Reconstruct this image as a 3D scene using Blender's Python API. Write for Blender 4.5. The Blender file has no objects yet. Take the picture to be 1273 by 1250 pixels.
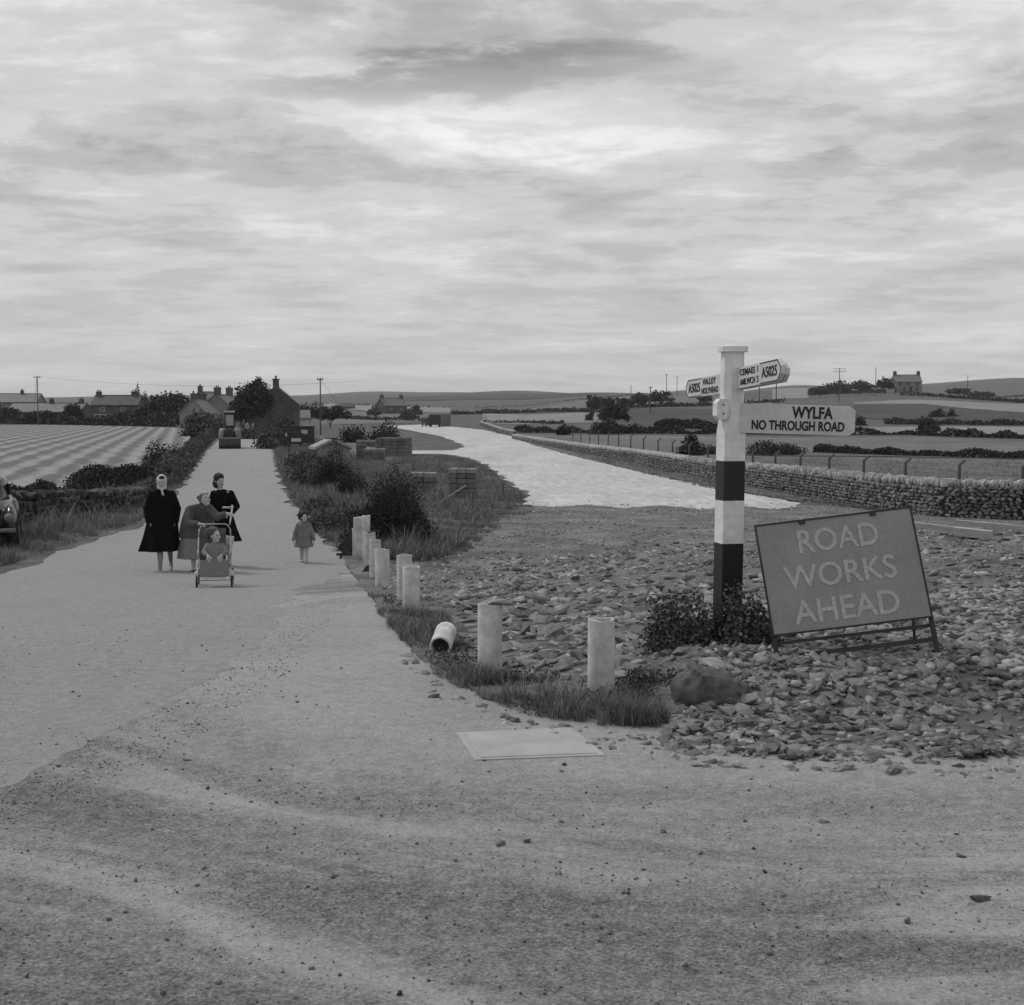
import bpy, bmesh, math, random
import numpy as np
from mathutils import Vector, Matrix, Euler
rad = math.radians
S = bpy.context.scene
COL = S.collection
# ------------------------------------------------------------------ camera
F = 1700.0; CW = 1273.0; CH = 1250.0; HOR = 510.0; CAMZ = 2.1
PITCH = math.atan((CH/2-HOR)/F)
cd = bpy.data.cameras.new('camera'); cam = bpy.data.objects.new('camera', cd); COL.objects.link(cam)
cam.location = (0, 0, CAMZ); cam.rotation_euler = (rad(90)-PITCH, 0, 0)
cd.sensor_fit = 'HORIZONTAL'; cd.sensor_width = 56.0; cd.lens = 56.0*F/CW
cd.clip_start = 0.1; cd.clip_end = 20000
S.camera = cam
S.view_settings.view_transform = 'Standard'; S.view_settings.look = 'None'
S.view_settings.exposure = 0.0; S.view_settings.gamma = 1.0; S.view_settings.use_curve_mapping = False
# ------------------------------------------------------------------ sun and sky
SUN_DIR = Vector((-0.62, 0.40, 0.95)).normalized()      # towards the sun: high, ahead and to the left
SUN_EL = math.asin(SUN_DIR.z); SUN_AZ = math.atan2(SUN_DIR.x, SUN_DIR.y)
sl = bpy.data.lights.new('sun', 'SUN'); sl.energy = 1.5; sl.angle = rad(10); sl.color = (1, 1, 1)
so = bpy.data.objects.new('sun', sl); COL.objects.link(so)
so.rotation_euler = SUN_DIR.to_track_quat('Z', 'Y').to_euler()
W = bpy.data.worlds.new('World'); S.world = W; W.use_nodes = True
nt = W.node_tree; nt.nodes.clear(); N = nt.nodes; Lk = nt.links
def wn(t, **k):
    n = N.new(t)
    for a, b in k.items(): setattr(n, a, b)
    return n
def wm(op, a, b=None, c=None):
    n = N.new('ShaderNodeMath'); n.operation = op
    for i, v in enumerate((a, b, c)):
        if v is None: continue
        if isinstance(v, (int, float)): n.inputs[i].default_value = v
        else: Lk.new(v, n.inputs[i])
    return n.outputs[0]
out = wn('ShaderNodeOutputWorld'); bg = wn('ShaderNodeBackground'); bg.inputs[1].default_value = 0.1
sky = wn('ShaderNodeTexSky', sky_type='NISHITA', sun_disc=False, sun_elevation=SUN_EL, sun_rotation=SUN_AZ)
sky.air_density = 1.0; sky.dust_density = 2.0
bw = wn('ShaderNodeRGBToBW'); Lk.new(sky.outputs[0], bw.inputs[0])
tc = wn('ShaderNodeTexCoord'); sp = wn('ShaderNodeSeparateXYZ'); Lk.new(tc.outputs['Generated'], sp.inputs[0])
zz = wm('ADD', wm('MAXIMUM', sp.outputs[2], 0.0), 0.10)
pu = wm('DIVIDE', sp.outputs[0], zz); pv = wm('DIVIDE', sp.outputs[1], zz)
cx = wn('ShaderNodeCombineXYZ'); Lk.new(wm('MULTIPLY', pu, 0.85), cx.inputs[0]); Lk.new(pv, cx.inputs[1]); cx.inputs[2].default_value = 3.7
def wnoise(scale, detail, rough, dist=0.0):
    n = wn('ShaderNodeTexNoise'); n.inputs['Scale'].default_value = scale; n.inputs['Detail'].default_value = detail
    n.inputs['Roughness'].default_value = rough; n.inputs['Distortion'].default_value = dist
    Lk.new(cx.outputs[0], n.inputs['Vector']); return n.outputs[0]
def wramp(v, stops):
    r = wn('ShaderNodeValToRGB'); r.color_ramp.interpolation = 'EASE'
    e = r.color_ramp.elements
    while len(e) < len(stops): e.new(0.5)
    for i, (p, c) in enumerate(stops): e[i].position = p; e[i].color = (c, c, c, 1)
    Lk.new(v, r.inputs[0]); return r.outputs[0]
big = wnoise(1.35, 8, 0.58, 0.35); fine = wnoise(5.0, 7, 0.66, 0.25); wide = wnoise(0.5, 4, 0.55)
cl = wm('ADD', wm('ADD', wm('MULTIPLY', big, 0.58), wm('MULTIPLY', fine, 0.32)), wm('MULTIPLY', wide, 0.20))
cloud0 = wramp(cl, [(0.42, 0.44), (0.50, 0.56), (0.57, 0.70), (0.67, 0.90)])
low = wm('MULTIPLY', wramp(wm('MULTIPLY', sp.outputs[2], 4.0), [(0.0, 1.0), (0.75, 0.0)]), 0.6)
cloud = wm('ADD', wm('MULTIPLY', cloud0, wm('SUBTRACT', 1.0, low)), wm('MULTIPLY', low, 0.68))
# one darker bar of cloud high in front
def bar(u0, v0, ru, rv, curve, tilt=0.0):
    u = wm('DIVIDE', sp.outputs[0], sp.outputs[1]); v = wm('DIVIDE', sp.outputs[2], sp.outputs[1])
    du = wm('DIVIDE', wm('SUBTRACT', u, u0), ru)
    vv = wm('SUBTRACT', wm('SUBTRACT', v, v0), wm('MULTIPLY', wm('MULTIPLY', du, du), curve))
    vv = wm('ADD', vv, wm('MULTIPLY', wm('SUBTRACT', big, 0.5), 0.07)); vv = wm('ADD', vv, wm('MULTIPLY', wm('SUBTRACT', fine, 0.5), 0.05)); vv = wm('SUBTRACT', vv, wm('MULTIPLY', du, tilt))
    dv = wm('DIVIDE', vv, rv)
    r2 = wm('ADD', wm('MULTIPLY', du, du), wm('MULTIPLY', dv, dv))
    front = wm('GREATER_THAN', sp.outputs[1], 0.0)
    return wm('MULTIPLY', wramp(r2, [(0.02, 1.0), (1.0, 0.0)]), front)
b1 = bar(-0.03, 0.243, 0.21, 0.018, -0.004, 0.012); b2 = bar(0.21, 0.178, 0.05, 0.010, 0.004); b3 = bar(-0.06, 0.262, 0.21, 0.03, 0.0)
glow_ = bar(-0.12, 0.205, 0.34, 0.035, -0.01)
dark = wm('SUBTRACT', wm('ADD', 1.0, wm('MULTIPLY', glow_, 0.16)), wm('ADD', wm('MULTIPLY', b1, 0.34), wm('ADD', wm('MULTIPLY', b2, 0.16), wm('MULTIPLY', b3, 0.10))))
cloud = wm('MULTIPLY', cloud, dark)
tot = wm('ADD', wm('MULTIPLY', cloud, 8.6), wm('MULTIPLY', bw.outputs[0], 0.06))
Lk.new(tot, bg.inputs[0]); Lk.new(bg.outputs[0], out.inputs[0])
# ------------------------------------------------------------------ the lie of the land
COLS_PX = [-1500, 0, 300, 500, 640, 740, 860, 1000, 1125, 1273, 2500]
DS = [0, 11, 14, 18, 24, 40, 60, 100, 170, 260, 400, 500, 600, 1000, 1800, 2600, 5000]
near = [2.1, 2.1, 2.25, 2.5, 2.83, 2.95, 3, 3]
TAB = {
 'L': [3, 3, 3, 2.6, 2, -1, -15, -22, -10],
 'L0': [3, 3, 3, 2.6, 2, -2, -18, -26, -10],
 '500': [3, 2.9, 1.6, 0.6, -0.5, -5, -19, -34, -10],
 '640': [3, 2.9, 1.5, 0.4, -0.7, -7, -24, -32, -10],
 '740': [2.9, 2.3, 0.3, -1.8, -4, -10.5, -21, -30, -10],
 '860': [2.7, 1.3, -1.5, -5, -9.2, -9, -16, -22, -10],
 '1000': [2.9, 1.2, -3, -5.2, -7.5, -15, -31, -38, -10],
 '1125': [2.8, 1.3, -3.5, -6.8, -7, -6, -33, -42, -10],
 '1273': [2.7, 0.8, -2, -3.2, -4, -9, -42, -50, -10]}
seq = ['L', 'L', 'L0', '500', '640', '740', '860', '1000', '1125', '1273', '1273']
TB = np.array([near+TAB[k] for k in seq])
US = np.array([(p-636.5)/F for p in COLS_PX])
DL = np.log(np.array(DS, float)+6.0)
def sm(t):
    t = np.clip(t, 0, 1); return t*t*(3-2*t)
def H(x, y):
    x = np.asarray(x, float); y = np.asarray(y, float)
    yy = np.clip(y, 0, 4999); u = np.clip(x/np.maximum(yy, 1.0), US[0], US[-1]-1e-6)
    i = np.clip(np.searchsorted(US, u, side='right')-1, 0, len(US)-2)
    t = sm((u-US[i])/(US[i+1]-US[i]))
    l = np.log(yy+6.0); j = np.clip(np.searchsorted(DL, l, side='right')-1, 0, len(DL)-2)
    s = (l-DL[j])/(DL[j+1]-DL[j])
    a = TB[i, j]*(1-s)+TB[i, j+1]*s; b = TB[i+1, j]*(1-s)+TB[i+1, j+1]*s
    h = a*(1-t)+b*t
    z = CAMZ-h
    w = 0.18*np.sin(x*0.9)+0.12*np.sin(x*2.3+1)
    heap = 0.25*sm((y-8.35-w)/1.7)*sm((x-0.95+0.3*np.sin(y*1.3))/1.2)*(1-sm((y-11.5)/9))
    heap = heap+0.075*sm((y-9)/2)*sm((x-0.2)/1.5)*(1-sm((y-24)/10))*(np.sin(x*1.3+np.sin(y*0.8)*1.5)*np.sin(y*1.15+x*0.3)+0.6*np.sin(x*2.9+y*1.7))
    far = np.clip((yy-300)/900, 0, 1)
    z = z+heap+far*(1.3*np.sin(x*0.011+1)*np.sin(y*0.007)+0.8*np.sin(x*0.031+y*0.004))
    return z
def Hs(x, y): return float(H(x, y))
CP, SP_ = math.cos(PITCH), math.sin(PITCH)
def ray(px, py):
    cx_, cy_ = (px-CW/2)/F, (CH/2-py)/F
    d = np.array([cx_, CP+cy_*SP_, -SP_+cy_*CP]); return d/d[1]     # unit step in depth y
_t = np.exp(np.linspace(math.log(2.0), math.log(3500), 1500))
def G(px, py):
    d = ray(px, py); z = CAMZ+d[2]*_t; g = H(d[0]*_t, _t)
    k = np.nonzero(z < g)[0]
    if len(k) == 0: t = 2000.0
    elif k[0] == 0: t = _t[0]
    else:
        a, b = _t[k[0]-1], _t[k[0]]
        for _ in range(25):
            m = (a+b)/2
            if CAMZ+d[2]*m < Hs(d[0]*m, m): b = m
            else: a = m
        t = b
    return Vector((d[0]*t, t, Hs(d[0]*t, t)))
def AT(px, py, dist):
    d = ray(px, py); return Vector((d[0]*dist, dist, CAMZ+d[2]*dist))
def ON(px, dist):
    x = (px-636.5)/F*dist; return Vector((x, dist, Hs(x, dist)))
def pxm(dist): return F/dist
# ------------------------------------------------------------------ materials (all neutral: a black and white photograph)
def newmat(name):
    m = bpy.data.materials.new(name); m.use_nodes = True; t = m.node_tree
    b = t.nodes['Principled BSDF']; return m, t, b
def mat(name, lo, hi=None, scale=3.0, detail=5, rough=0.85, bump=0.0, bscale=None, island=0.0, orand=0.0, spec=0.3, scale2=None, amt2=0.0, stretch=None, metal=0.0, bdist=0.02):
    m, t, b = newmat(name); n = t.nodes; l = t.links
    hi = lo if hi is None else hi
    c = n.new('ShaderNodeTexCoord'); vec = c.outputs['Object']
    if stretch:
        mp = n.new('ShaderNodeMapping'); mp.inputs['Scale'].default_value = stretch; l.new(vec, mp.inputs[0]); vec = mp.outputs[0]
    no = n.new('ShaderNodeTexNoise'); no.inputs['Scale'].default_value = scale; no.inputs['Detail'].default_value = detail; no.inputs['Roughness'].default_value = 0.62
    l.new(vec, no.inputs['Vector'])
    r = n.new('ShaderNodeMapRange'); r.inputs[1].default_value = 0.3; r.inputs[2].default_value = 0.7; r.inputs[3].default_value = lo; r.inputs[4].default_value = hi
    l.new(no.outputs[0], r.inputs[0]); v = r.outputs[0]
    def mul(v, src, amt):
        q = n.new('ShaderNodeMapRange'); q.inputs[1].default_value = 0; q.inputs[2].default_value = 1; q.inputs[3].default_value = 1-amt; q.inputs[4].default_value = 1+amt
        l.new(src, q.inputs[0]); k = n.new('ShaderNodeMath'); k.operation = 'MULTIPLY'; l.new(v, k.inputs[0]); l.new(q.outputs[0], k.inputs[1]); return k.outputs[0]
    if amt2:
        n2 = n.new('ShaderNodeTexNoise'); n2.inputs['Scale'].default_value = scale2; n2.inputs['Detail'].default_value = 3; l.new(vec, n2.inputs['Vector'])
        q0 = n.new('ShaderNodeMapRange'); q0.inputs[1].default_value = 0.3; q0.inputs[2].default_value = 0.7; l.new(n2.outputs[0], q0.inputs[0]); v = mul(v, q0.outputs[0], amt2)
    if island:
        g = n.new('ShaderNodeNewGeometry'); v = mul(v, g.outputs['Random Per Island'], island)
    if orand:
        o = n.new('ShaderNodeObjectInfo'); v = mul(v, o.outputs['Random'], orand)
    l.new(v, b.inputs['Base Color']); b.inputs['Roughness'].default_value = rough; b.inputs['Specular IOR Level'].default_value = spec; b.inputs['Metallic'].default_value = metal
    if bump:
        nb = n.new('ShaderNodeTexNoise'); nb.inputs['Scale'].default_value = bscale or scale*4; nb.inputs['Detail'].default_value = 6; nb.inputs['Roughness'].default_value = 0.7; l.new(vec, nb.inputs['Vector'])
        bp = n.new('ShaderNodeBump'); bp.inputs['Strength'].default_value = bump; bp.inputs['Distance'].default_value = bdist; l.new(nb.outputs[0], bp.inputs['Height']); l.new(bp.outputs[0], b.inputs['Normal'])
    return m
M = {}
M['grass'] = mat('grass', 0.07, 0.15, 0.35, 8, 0.95, 0.6, 3.0, spec=0.1, scale2=6, amt2=0.3, bdist=0.1)
M['blade'] = mat('grass_blade', 0.09, 0.24, 1.6, 5, 0.8, island=0.6, spec=0.15)
M['blade2'] = mat('dry_grass_blade', 0.12, 0.24, 1.2, 4, 0.8, island=0.45, spec=0.15)
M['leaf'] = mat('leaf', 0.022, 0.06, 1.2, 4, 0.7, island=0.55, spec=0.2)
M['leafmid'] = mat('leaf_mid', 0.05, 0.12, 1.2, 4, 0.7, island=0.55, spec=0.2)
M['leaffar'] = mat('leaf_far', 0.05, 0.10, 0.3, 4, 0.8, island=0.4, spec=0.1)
M['bark'] = mat('bark', 0.06, 0.12, 8, 5, 0.9, 0.5)
M['stone'] = mat('rubble_stone', 0.15, 0.33, 3, 6, 0.9, 0.8, 18, orand=0.4, spec=0.2)
M['stoneM'] = mat('rubble_stone_mass', 0.15, 0.32, 3, 6, 0.9, 0.8, 18, island=0.55, spec=0.2)
M['pebble'] = mat('pebble', 0.07, 0.2, 5, 4, 0.9, 0.3, 40, island=0.5, spec=0.2)
M['grit'] = mat('grit', 0.09, 0.27, 5, 4, 0.95, 0.3, 40, island=0.45, spec=0.1)
M['wallstone'] = mat('wall_stone', 0.11, 0.25, 2.5, 6, 0.9, 0.5, 14, orand=0.4, spec=0.15)
M['wallstoneM'] = mat('wall_stone_mass', 0.11, 0.24, 2.5, 6, 0.9, 0.5, 14, island=0.4, spec=0.15)
M['oldstone'] = mat('old_wall_stone', 0.04, 0.11, 2.5, 6, 0.9, 0.6, 14, orand=0.5, spec=0.1); M['oldstoneM'] = M['oldstone']
M['coping'] = mat('coping_stone', 0.34, 0.5, 2.5, 6, 0.9, 0.4, 14, orand=0.2, spec=0.15)
M['copingM'] = mat('coping_stone_mass', 0.33, 0.47, 2.5, 6, 0.9, 0.4, 14, island=0.2, spec=0.15)
M['earthshade'] = mat('dark_earth_and_shade', 0.05, 0.09, 2, 6, 0.95, 0.6)  # earth of the wall cores, and painted shade inside the pipes
M['rubblebed'] = mat('rubble_bed', 0.10, 0.25, 0.9, 9, 0.95, 1.0, 14, spec=0.1, scale2=26, amt2=0.4, bdist=0.05)
M['concrete_road'] = mat('pale_road_surface', 0.38, 0.54, 0.55, 9, 0.9, 0.5, 9, spec=0.2, scale2=3.5, amt2=0.16, stretch=(1, 0.22, 1))
M['pipe'] = mat('pipe_white', 0.36, 0.68, 7, 9, 0.85, 0.5, 60, spec=0.2, scale2=2.2, amt2=0.22, bdist=0.005)
M['slabm'] = mat('slab_concrete', 0.30, 0.42, 3, 9, 0.9, 0.3, 60, spec=0.2, bdist=0.004)
M['post_white'] = mat('post_white', 0.60, 0.80, 2.5, 9, 0.6, 0.15, 40, spec=0.3, scale2=14, amt2=0.10, bdist=0.003)
M['post_black'] = mat('post_black', 0.012, 0.02, 5, 4, 0.5, 0.1, 40, spec=0.4)
M['finger'] = mat('finger_white', 0.50, 0.62, 4, 6, 0.55, spec=0.3, scale2=25, amt2=0.06)
M['letter_black'] = mat('letter_black', 0.018, 0.03, 5, 3, 0.6)
M['signface'] = mat('sign_face', 0.21, 0.285, 2.5, 9, 0.6, 0.1, 30, scale2=60, amt2=0.10, bdist=0.002)
M['signletter'] = mat('sign_letter', 0.35, 0.42, 7, 6, 0.6, scale2=50, amt2=0.2)
M['blackmetal'] = mat('black_metal', 0.012, 0.03, 8, 4, 0.55, spec=0.4)
M['boulder'] = mat('boulder', 0.065, 0.14, 2.5, 7, 0.9, 0.6, 12, scale2=20, amt2=0.2)
M['coatblack'] = mat('coat_black', 0.006, 0.012, 8, 4, 0.95, 0.3, 60, spec=0.05)
M['coatgrey'] = mat('coat_grey', 0.085, 0.115, 8, 4, 0.95, 0.3, 60, spec=0.05)
M['clothmid'] = mat('cloth_mid', 0.17, 0.23, 6, 4, 0.95, 0.3, 60, spec=0.05)
M['clothlight'] = mat('cloth_light', 0.4, 0.55, 14, 4, 0.9, spec=0.05)
M['skin'] = mat('skin', 0.38, 0.44, 8, 3, 0.6, spec=0.3)
M['hair'] = mat('hair', 0.012, 0.03, 30, 4, 0.7, 0.6, 90, spec=0.3)
M['hairmid'] = mat('hair_mid', 0.05, 0.12, 30, 4, 0.7, 0.6, 90, spec=0.3)
M['stocking'] = mat('stocking', 0.2, 0.24, 8, 3, 0.8)
M['shoe'] = mat('shoe', 0.03, 0.05, 8, 3, 0.5)
M['shoelight'] = mat('shoe_light', 0.3, 0.4, 8, 3, 0.6)
M['chrome'] = mat('pale_tube', 0.30, 0.36, 8, 3, 0.35, spec=0.5)
M['tyre'] = mat('tyre', 0.02, 0.035, 8, 3, 0.8)
M['carpaint'] = mat('car_paint', 0.02, 0.022, 8, 2, 0.22, spec=0.6)
M['glass'] = mat('dark_glass', 0.02, 0.03, 3, 2, 0.12, spec=0.7)
M['lightglass'] = mat('pale_glass', 0.3, 0.4, 3, 2, 0.3, spec=0.6)
M['rollerpaint'] = mat('roller_paint', 0.13, 0.2, 2, 5, 0.6, scale2=9, amt2=0.2)
M['drum'] = mat('drum_steel', 0.03, 0.08, 3, 5, 0.6)
M['wood'] = mat('timber', 0.3, 0.46, 3, 6, 0.85, 0.4, 30, stretch=(1, 8, 8))
M['wooddark'] = mat('timber_dark', 0.03, 0.06, 3, 6, 0.85, 0.4, 30)
M['pole'] = mat('pole_wood', 0.07, 0.12, 3, 6, 0.85)
M['roof'] = mat('slate_roof', 0.13, 0.19, 0.8, 8, 0.7, 0.4, 5, scale2=7, amt2=0.2)
M['roofdark'] = mat('slate_roof_dark', 0.05, 0.085, 0.8, 8, 0.7, 0.4, 5, scale2=7, amt2=0.2)
M['rooflight'] = mat('slate_roof_pale', 0.25, 0.34, 0.8, 8, 0.8, 0.4, 5, scale2=7, amt2=0.15)
M['render'] = mat('wall_render', 0.16, 0.26, 0.7, 8, 0.9, 0.3, 5, scale2=4, amt2=0.2)
M['renderdark'] = mat('wall_dark_stone', 0.06, 0.12, 0.9, 8, 0.9, 0.5, 5, scale2=4, amt2=0.3)
M['renderpale'] = mat('wall_pale', 0.36, 0.46, 0.7, 8, 0.9, 0.3, 5)
M['blockgrey'] = mat('block_grey', 0.10, 0.17, 4, 6, 0.9, 0.4, 30, orand=0.2)
M['blockpale'] = mat('block_pale', 0.4, 0.5, 4, 6, 0.9, 0.4, 30, orand=0.1)
M['field1'] = mat('field_pasture', 0.12, 0.19, 0.04, 8, 0.95, 0.5, 1.5, spec=0.05, scale2=0.5, amt2=0.2, bdist=0.15)
M['field2'] = mat('field_pale', 0.2, 0.27, 0.04, 8, 0.95, 0.5, 1.5, spec=0.05, scale2=0.5, amt2=0.15, bdist=0.15)
M['field3'] = mat('field_dark', 0.065, 0.10, 0.05, 8, 0.95, 0.5, 1.5, spec=0.05, scale2=0.5, amt2=0.2, bdist=0.15)
# ------------------------------------------------------------------ object helpers
def link(name, me, m=None, parent=None, loc=None, smooth=False):
    o = bpy.data.objects.new(name, me); COL.objects.link(o)
    if m is not None and len(me.materials) == 0: me.materials.append(m)
    if loc is not None: o.location = loc
    if parent is not None: o.parent = parent
    return o
def T(o, label=None, cat=None, group=None, kind=None):
    if label: o['label'] = label
    if cat: o['category'] = cat
    if group: o['group'] = group
    if kind: o['kind'] = kind
    return o
def empty(name, loc, label, cat, group=None, rz=0.0):
    o = bpy.data.objects.new(name, None); COL.objects.link(o); o.location = loc; o.rotation_euler = (0, 0, rz)
    o.empty_display_size = 0.1
    return T(o, label, cat, group)
def copytree(o, parent=None, loc=None):
    c = o.copy(); COL.objects.link(c); c.parent = parent
    if loc is not None: c.location = loc
    for ch in list(o.children): copytree(ch, c)
    return c
class MB:
    def __init__(s): s.v = []; s.f = []
    def add(s, vs, fs):
        k = len(s.v); s.v += [tuple(p) for p in vs]; s.f += [tuple(i+k for i in f) for f in fs]; return s
    def box(s, c, sz, rot=None):
        hx, hy, hz = sz[0]/2, sz[1]/2, sz[2]/2
        P = [Vector((a, b, d)) for d in (-hz, hz) for b in (-hy, hy) for a in (-hx, hx)]
        if rot is not None: R = Euler(rot).to_matrix(); P = [R @ p for p in P]
        c = Vector(c)
        return s.add([p+c for p in P], [(0, 2, 3, 1), (4, 5, 7, 6), (0, 1, 5, 4), (2, 6, 7, 3), (0, 4, 6, 2), (1, 3, 7, 5)])
    def tube(s, a, b, r0, r1=None, n=10, cap=True):
        r1 = r0 if r1 is None else r1; a = Vector(a); b = Vector(b); d = (b-a).normalized()
        q = d.to_track_quat('Z', 'Y'); V = []
        for c, r in ((a, r0), (b, r1)):
            for i in range(n):
                an = 2*math.pi*i/n; V.append(c+q @ Vector((r*math.cos(an), r*math.sin(an), 0)))
        Fs = [(i, (i+1) % n, n+(i+1) % n, n+i) for i in range(n)]
        if cap: Fs += [tuple(range(n-1, -1, -1)), tuple(range(n, 2*n))]
        return s.add(V, Fs)
    def path(s, pts, r, n=8):
        for a, b in zip(pts[:-1], pts[1:]): s.tube(a, b, r, r, n)
        return s
    def loft(s, rings, n=24, fold=None):
        V = []; 
        for k, (c, rx, ry) in enumerate(rings):
            for i in range(n):
                a = 2*math.pi*i/n; w = 1.0
                if fold: w += fold(k/(len(rings)-1), a)
                V.append((c[0]+rx*w*math.cos(a), c[1]+ry*w*math.sin(a), c[2]))
        Fs = []
        for k in range(len(rings)-1):
            for i in range(n):
                j = (i+1) % n; Fs.append((k*n+i, k*n+j, (k+1)*n+j, (k+1)*n+i))
        up = rings[-1][0][2] > rings[0][0][2]
        Fs += [tuple(range(n-1, -1, -1)), tuple(range((len(rings)-1)*n, len(rings)*n))]
        if not up: Fs = [tuple(reversed(f)) for f in Fs]
        return s.add(V, Fs)
    def ell(s, c, r, rot=None, n=14, m=9):
        V = []; c = Vector(c); R = Euler(rot).to_matrix() if rot is not None else Matrix.Identity(3)
        for j in range(1, m):
            th = math.pi*j/m
            for i in range(n):
                a = 2*math.pi*i/n
                V.append(c+R @ Vector((r[0]*math.sin(th)*math.cos(a), r[1]*math.sin(th)*math.sin(a), r[2]*math.cos(th))))
        V.append(c+R @ Vector((0, 0, r[2]))); V.append(c+R @ Vector((0, 0, -r[2])))
        Fs = []
        for j in range(m-2):
            for i in range(n): Fs.append((j*n+i, (j+1)*n+i, (j+1)*n+(i+1) % n, j*n+(i+1) % n))
        T_, B_ = (m-1)*n, (m-1)*n+1
        for i in range(n): Fs.append((T_, i, (i+1) % n)); Fs.append((B_, (m-2)*n+(i+1) % n, (m-2)*n+i))
        return s.add(V, Fs)
    def cap(s, a, b, r0, r1=None, n=12):
        r1 = r0 if r1 is None else r1; a = Vector(a); b = Vector(b)
        s.tube(a, b, r0, r1, n); s.ell(a, (r0,)*3, n=n, m=8); s.ell(b, (r1,)*3, n=n, m=8); return s
    def prism(s, poly, y0, y1):
        n = len(poly); V = [(x, y0, z) for x, z in poly]+[(x, y1, z) for x, z in poly]
        return s.add(V, [tuple(range(n)), tuple(range(2*n-1, n-1, -1))]+[(i, n+i, n+(i+1) % n, (i+1) % n) for i in range(n)])
    def mesh(s, name, smooth=False):
        me = bpy.data.meshes.new(name); me.from_pydata(s.v, [], s.f); me.update()
        b = bmesh.new(); b.from_mesh(me); bmesh.ops.recalc_face_normals(b, faces=b.faces); b.to_mesh(me); b.free()
        if smooth: me.polygons.foreach_set('use_smooth', [True]*len(me.polygons))
        return me
    def build(s, name, m, parent=None, loc=None, smooth=False):
        return link(name, s.mesh(name, smooth), m, parent, loc)
    def blob(s, name, m, parent=None, vox=0.012, smoothing=4, loc=None):
        me = s.mesh(name); o = bpy.data.objects.new('tmp', me); COL.objects.link(o)
        r = o.modifiers.new('r', 'REMESH'); r.mode = 'VOXEL'; r.voxel_size = vox; r.use_smooth_shade = True
        k = o.modifiers.new('s', 'SMOOTH'); k.factor = 0.5; k.iterations = smoothing
        dg = bpy.context.evaluated_depsgraph_get(); n = bpy.data.meshes.new_from_object(o.evaluated_get(dg))
        bpy.data.objects.remove(o); n.name = name
        n.polygons.foreach_set('use_smooth', [True]*len(n.polygons))
        n.materials.clear()
        return link(name, n, m, parent, loc)
def bevel(o, w=0.005, seg=2):
    b = bmesh.new(); b.from_mesh(o.data); bmesh.ops.bevel(b, geom=list(b.edges), offset=w, segments=seg, affect='EDGES', profile=0.6); b.to_mesh(o.data); b.free(); return o
def fastmesh(name, V, Fa):        # V (n,3), Fa (m,k) constant k
    me = bpy.data.meshes.new(name); n, k = Fa.shape
    me.vertices.add(len(V)); me.vertices.foreach_set('co', np.ascontiguousarray(V, dtype=np.float32).ravel())
    me.loops.add(n*k); me.loops.foreach_set('vertex_index', np.ascontiguousarray(Fa, dtype=np.int32).ravel())
    me.polygons.add(n); me.polygons.foreach_set('loop_start', np.arange(0, n*k, k, dtype=np.int32))
    me.update(calc_edges=True); return me
rng = np.random.default_rng(7); random.seed(7)
def hull_template(seed, n=11, flat=1.0, boxy=0.6):
    r = random.Random(seed); b = bmesh.new()
    for i in range(n):
        p = Vector((r.uniform(-1, 1), r.uniform(-1, 1), r.uniform(-1, 1)))
        if i < 8: p = Vector(((i & 1)*2-1, ((i >> 1) & 1)*2-1, ((i >> 2) & 1)*2-1))*boxy+p*(1-boxy)
        b.verts.new((p.x*0.5, p.y*0.5, p.z*0.5*flat))
    g = bmesh.ops.convex_hull(b, input=b.verts)
    bmesh.ops.delete(b, geom=[v for v in b.verts if not v.link_faces], context='VERTS')
    bmesh.ops.triangulate(b, faces=b.faces); bmesh.ops.recalc_face_normals(b, faces=b.faces)
    me = bpy.data.meshes.new('stone'); b.to_mesh(me); b.free(); return me
def tpl(me):
    V = np.array([v.co[:] for v in me.vertices]); Fc = np.array([p.vertices[:] for p in me.polygons]); return V, Fc
HT = [hull_template(i, 11, 1.0, 0.55) for i in range(8)]
def rotm(rx, ry, rz):
    cx_, sx = np.cos(rx), np.sin(rx); cy_, sy = np.cos(ry), np.sin(ry); cz, sz = np.cos(rz), np.sin(rz)
    R = np.empty((len(rx), 3, 3))
    R[:, 0, 0] = cz*cy_; R[:, 0, 1] = cz*sy*sx-sz*cx_; R[:, 0, 2] = cz*sy*cx_+sz*sx
    R[:, 1, 0] = sz*cy_; R[:, 1, 1] = sz*sy*sx+cz*cx_; R[:, 1, 2] = sz*sy*cx_-cz*sx
    R[:, 2, 0] = -sy; R[:, 2, 1] = cy_*sx; R[:, 2, 2] = cy_*cx_
    return R
def scatter(name, tpls, P, R, Sc, m, parent=None, loc=None):
    """copies of small templates at P with rotations R (n,3,3) and scales Sc (n,3), one mesh"""
    n = len(P); which = rng.integers(0, len(tpls), n); Vs = []; Fs = []; off = 0
    for k, (tv, tf) in enumerate(tpls):
        I = np.nonzero(which == k)[0]
        if len(I) == 0: continue
        v = tv[None]*Sc[I][:, None, :]; v = np.einsum('nij,nkj->nki', R[I], v)+P[I][:, None, :]
        f = tf[None]+(np.arange(len(I))*len(tv))[:, None, None]+off
        Vs.append(v.reshape(-1, 3)); Fs.append(f.reshape(-1, tf.shape[1])); off += len(I)*len(tv)
    V = np.concatenate(Vs)
    if loc is not None: V = V-np.array(loc)[None]
    return link(name, fastmesh(name, V, np.concatenate(Fs)), m, parent, None if parent is not None else loc)
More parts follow.
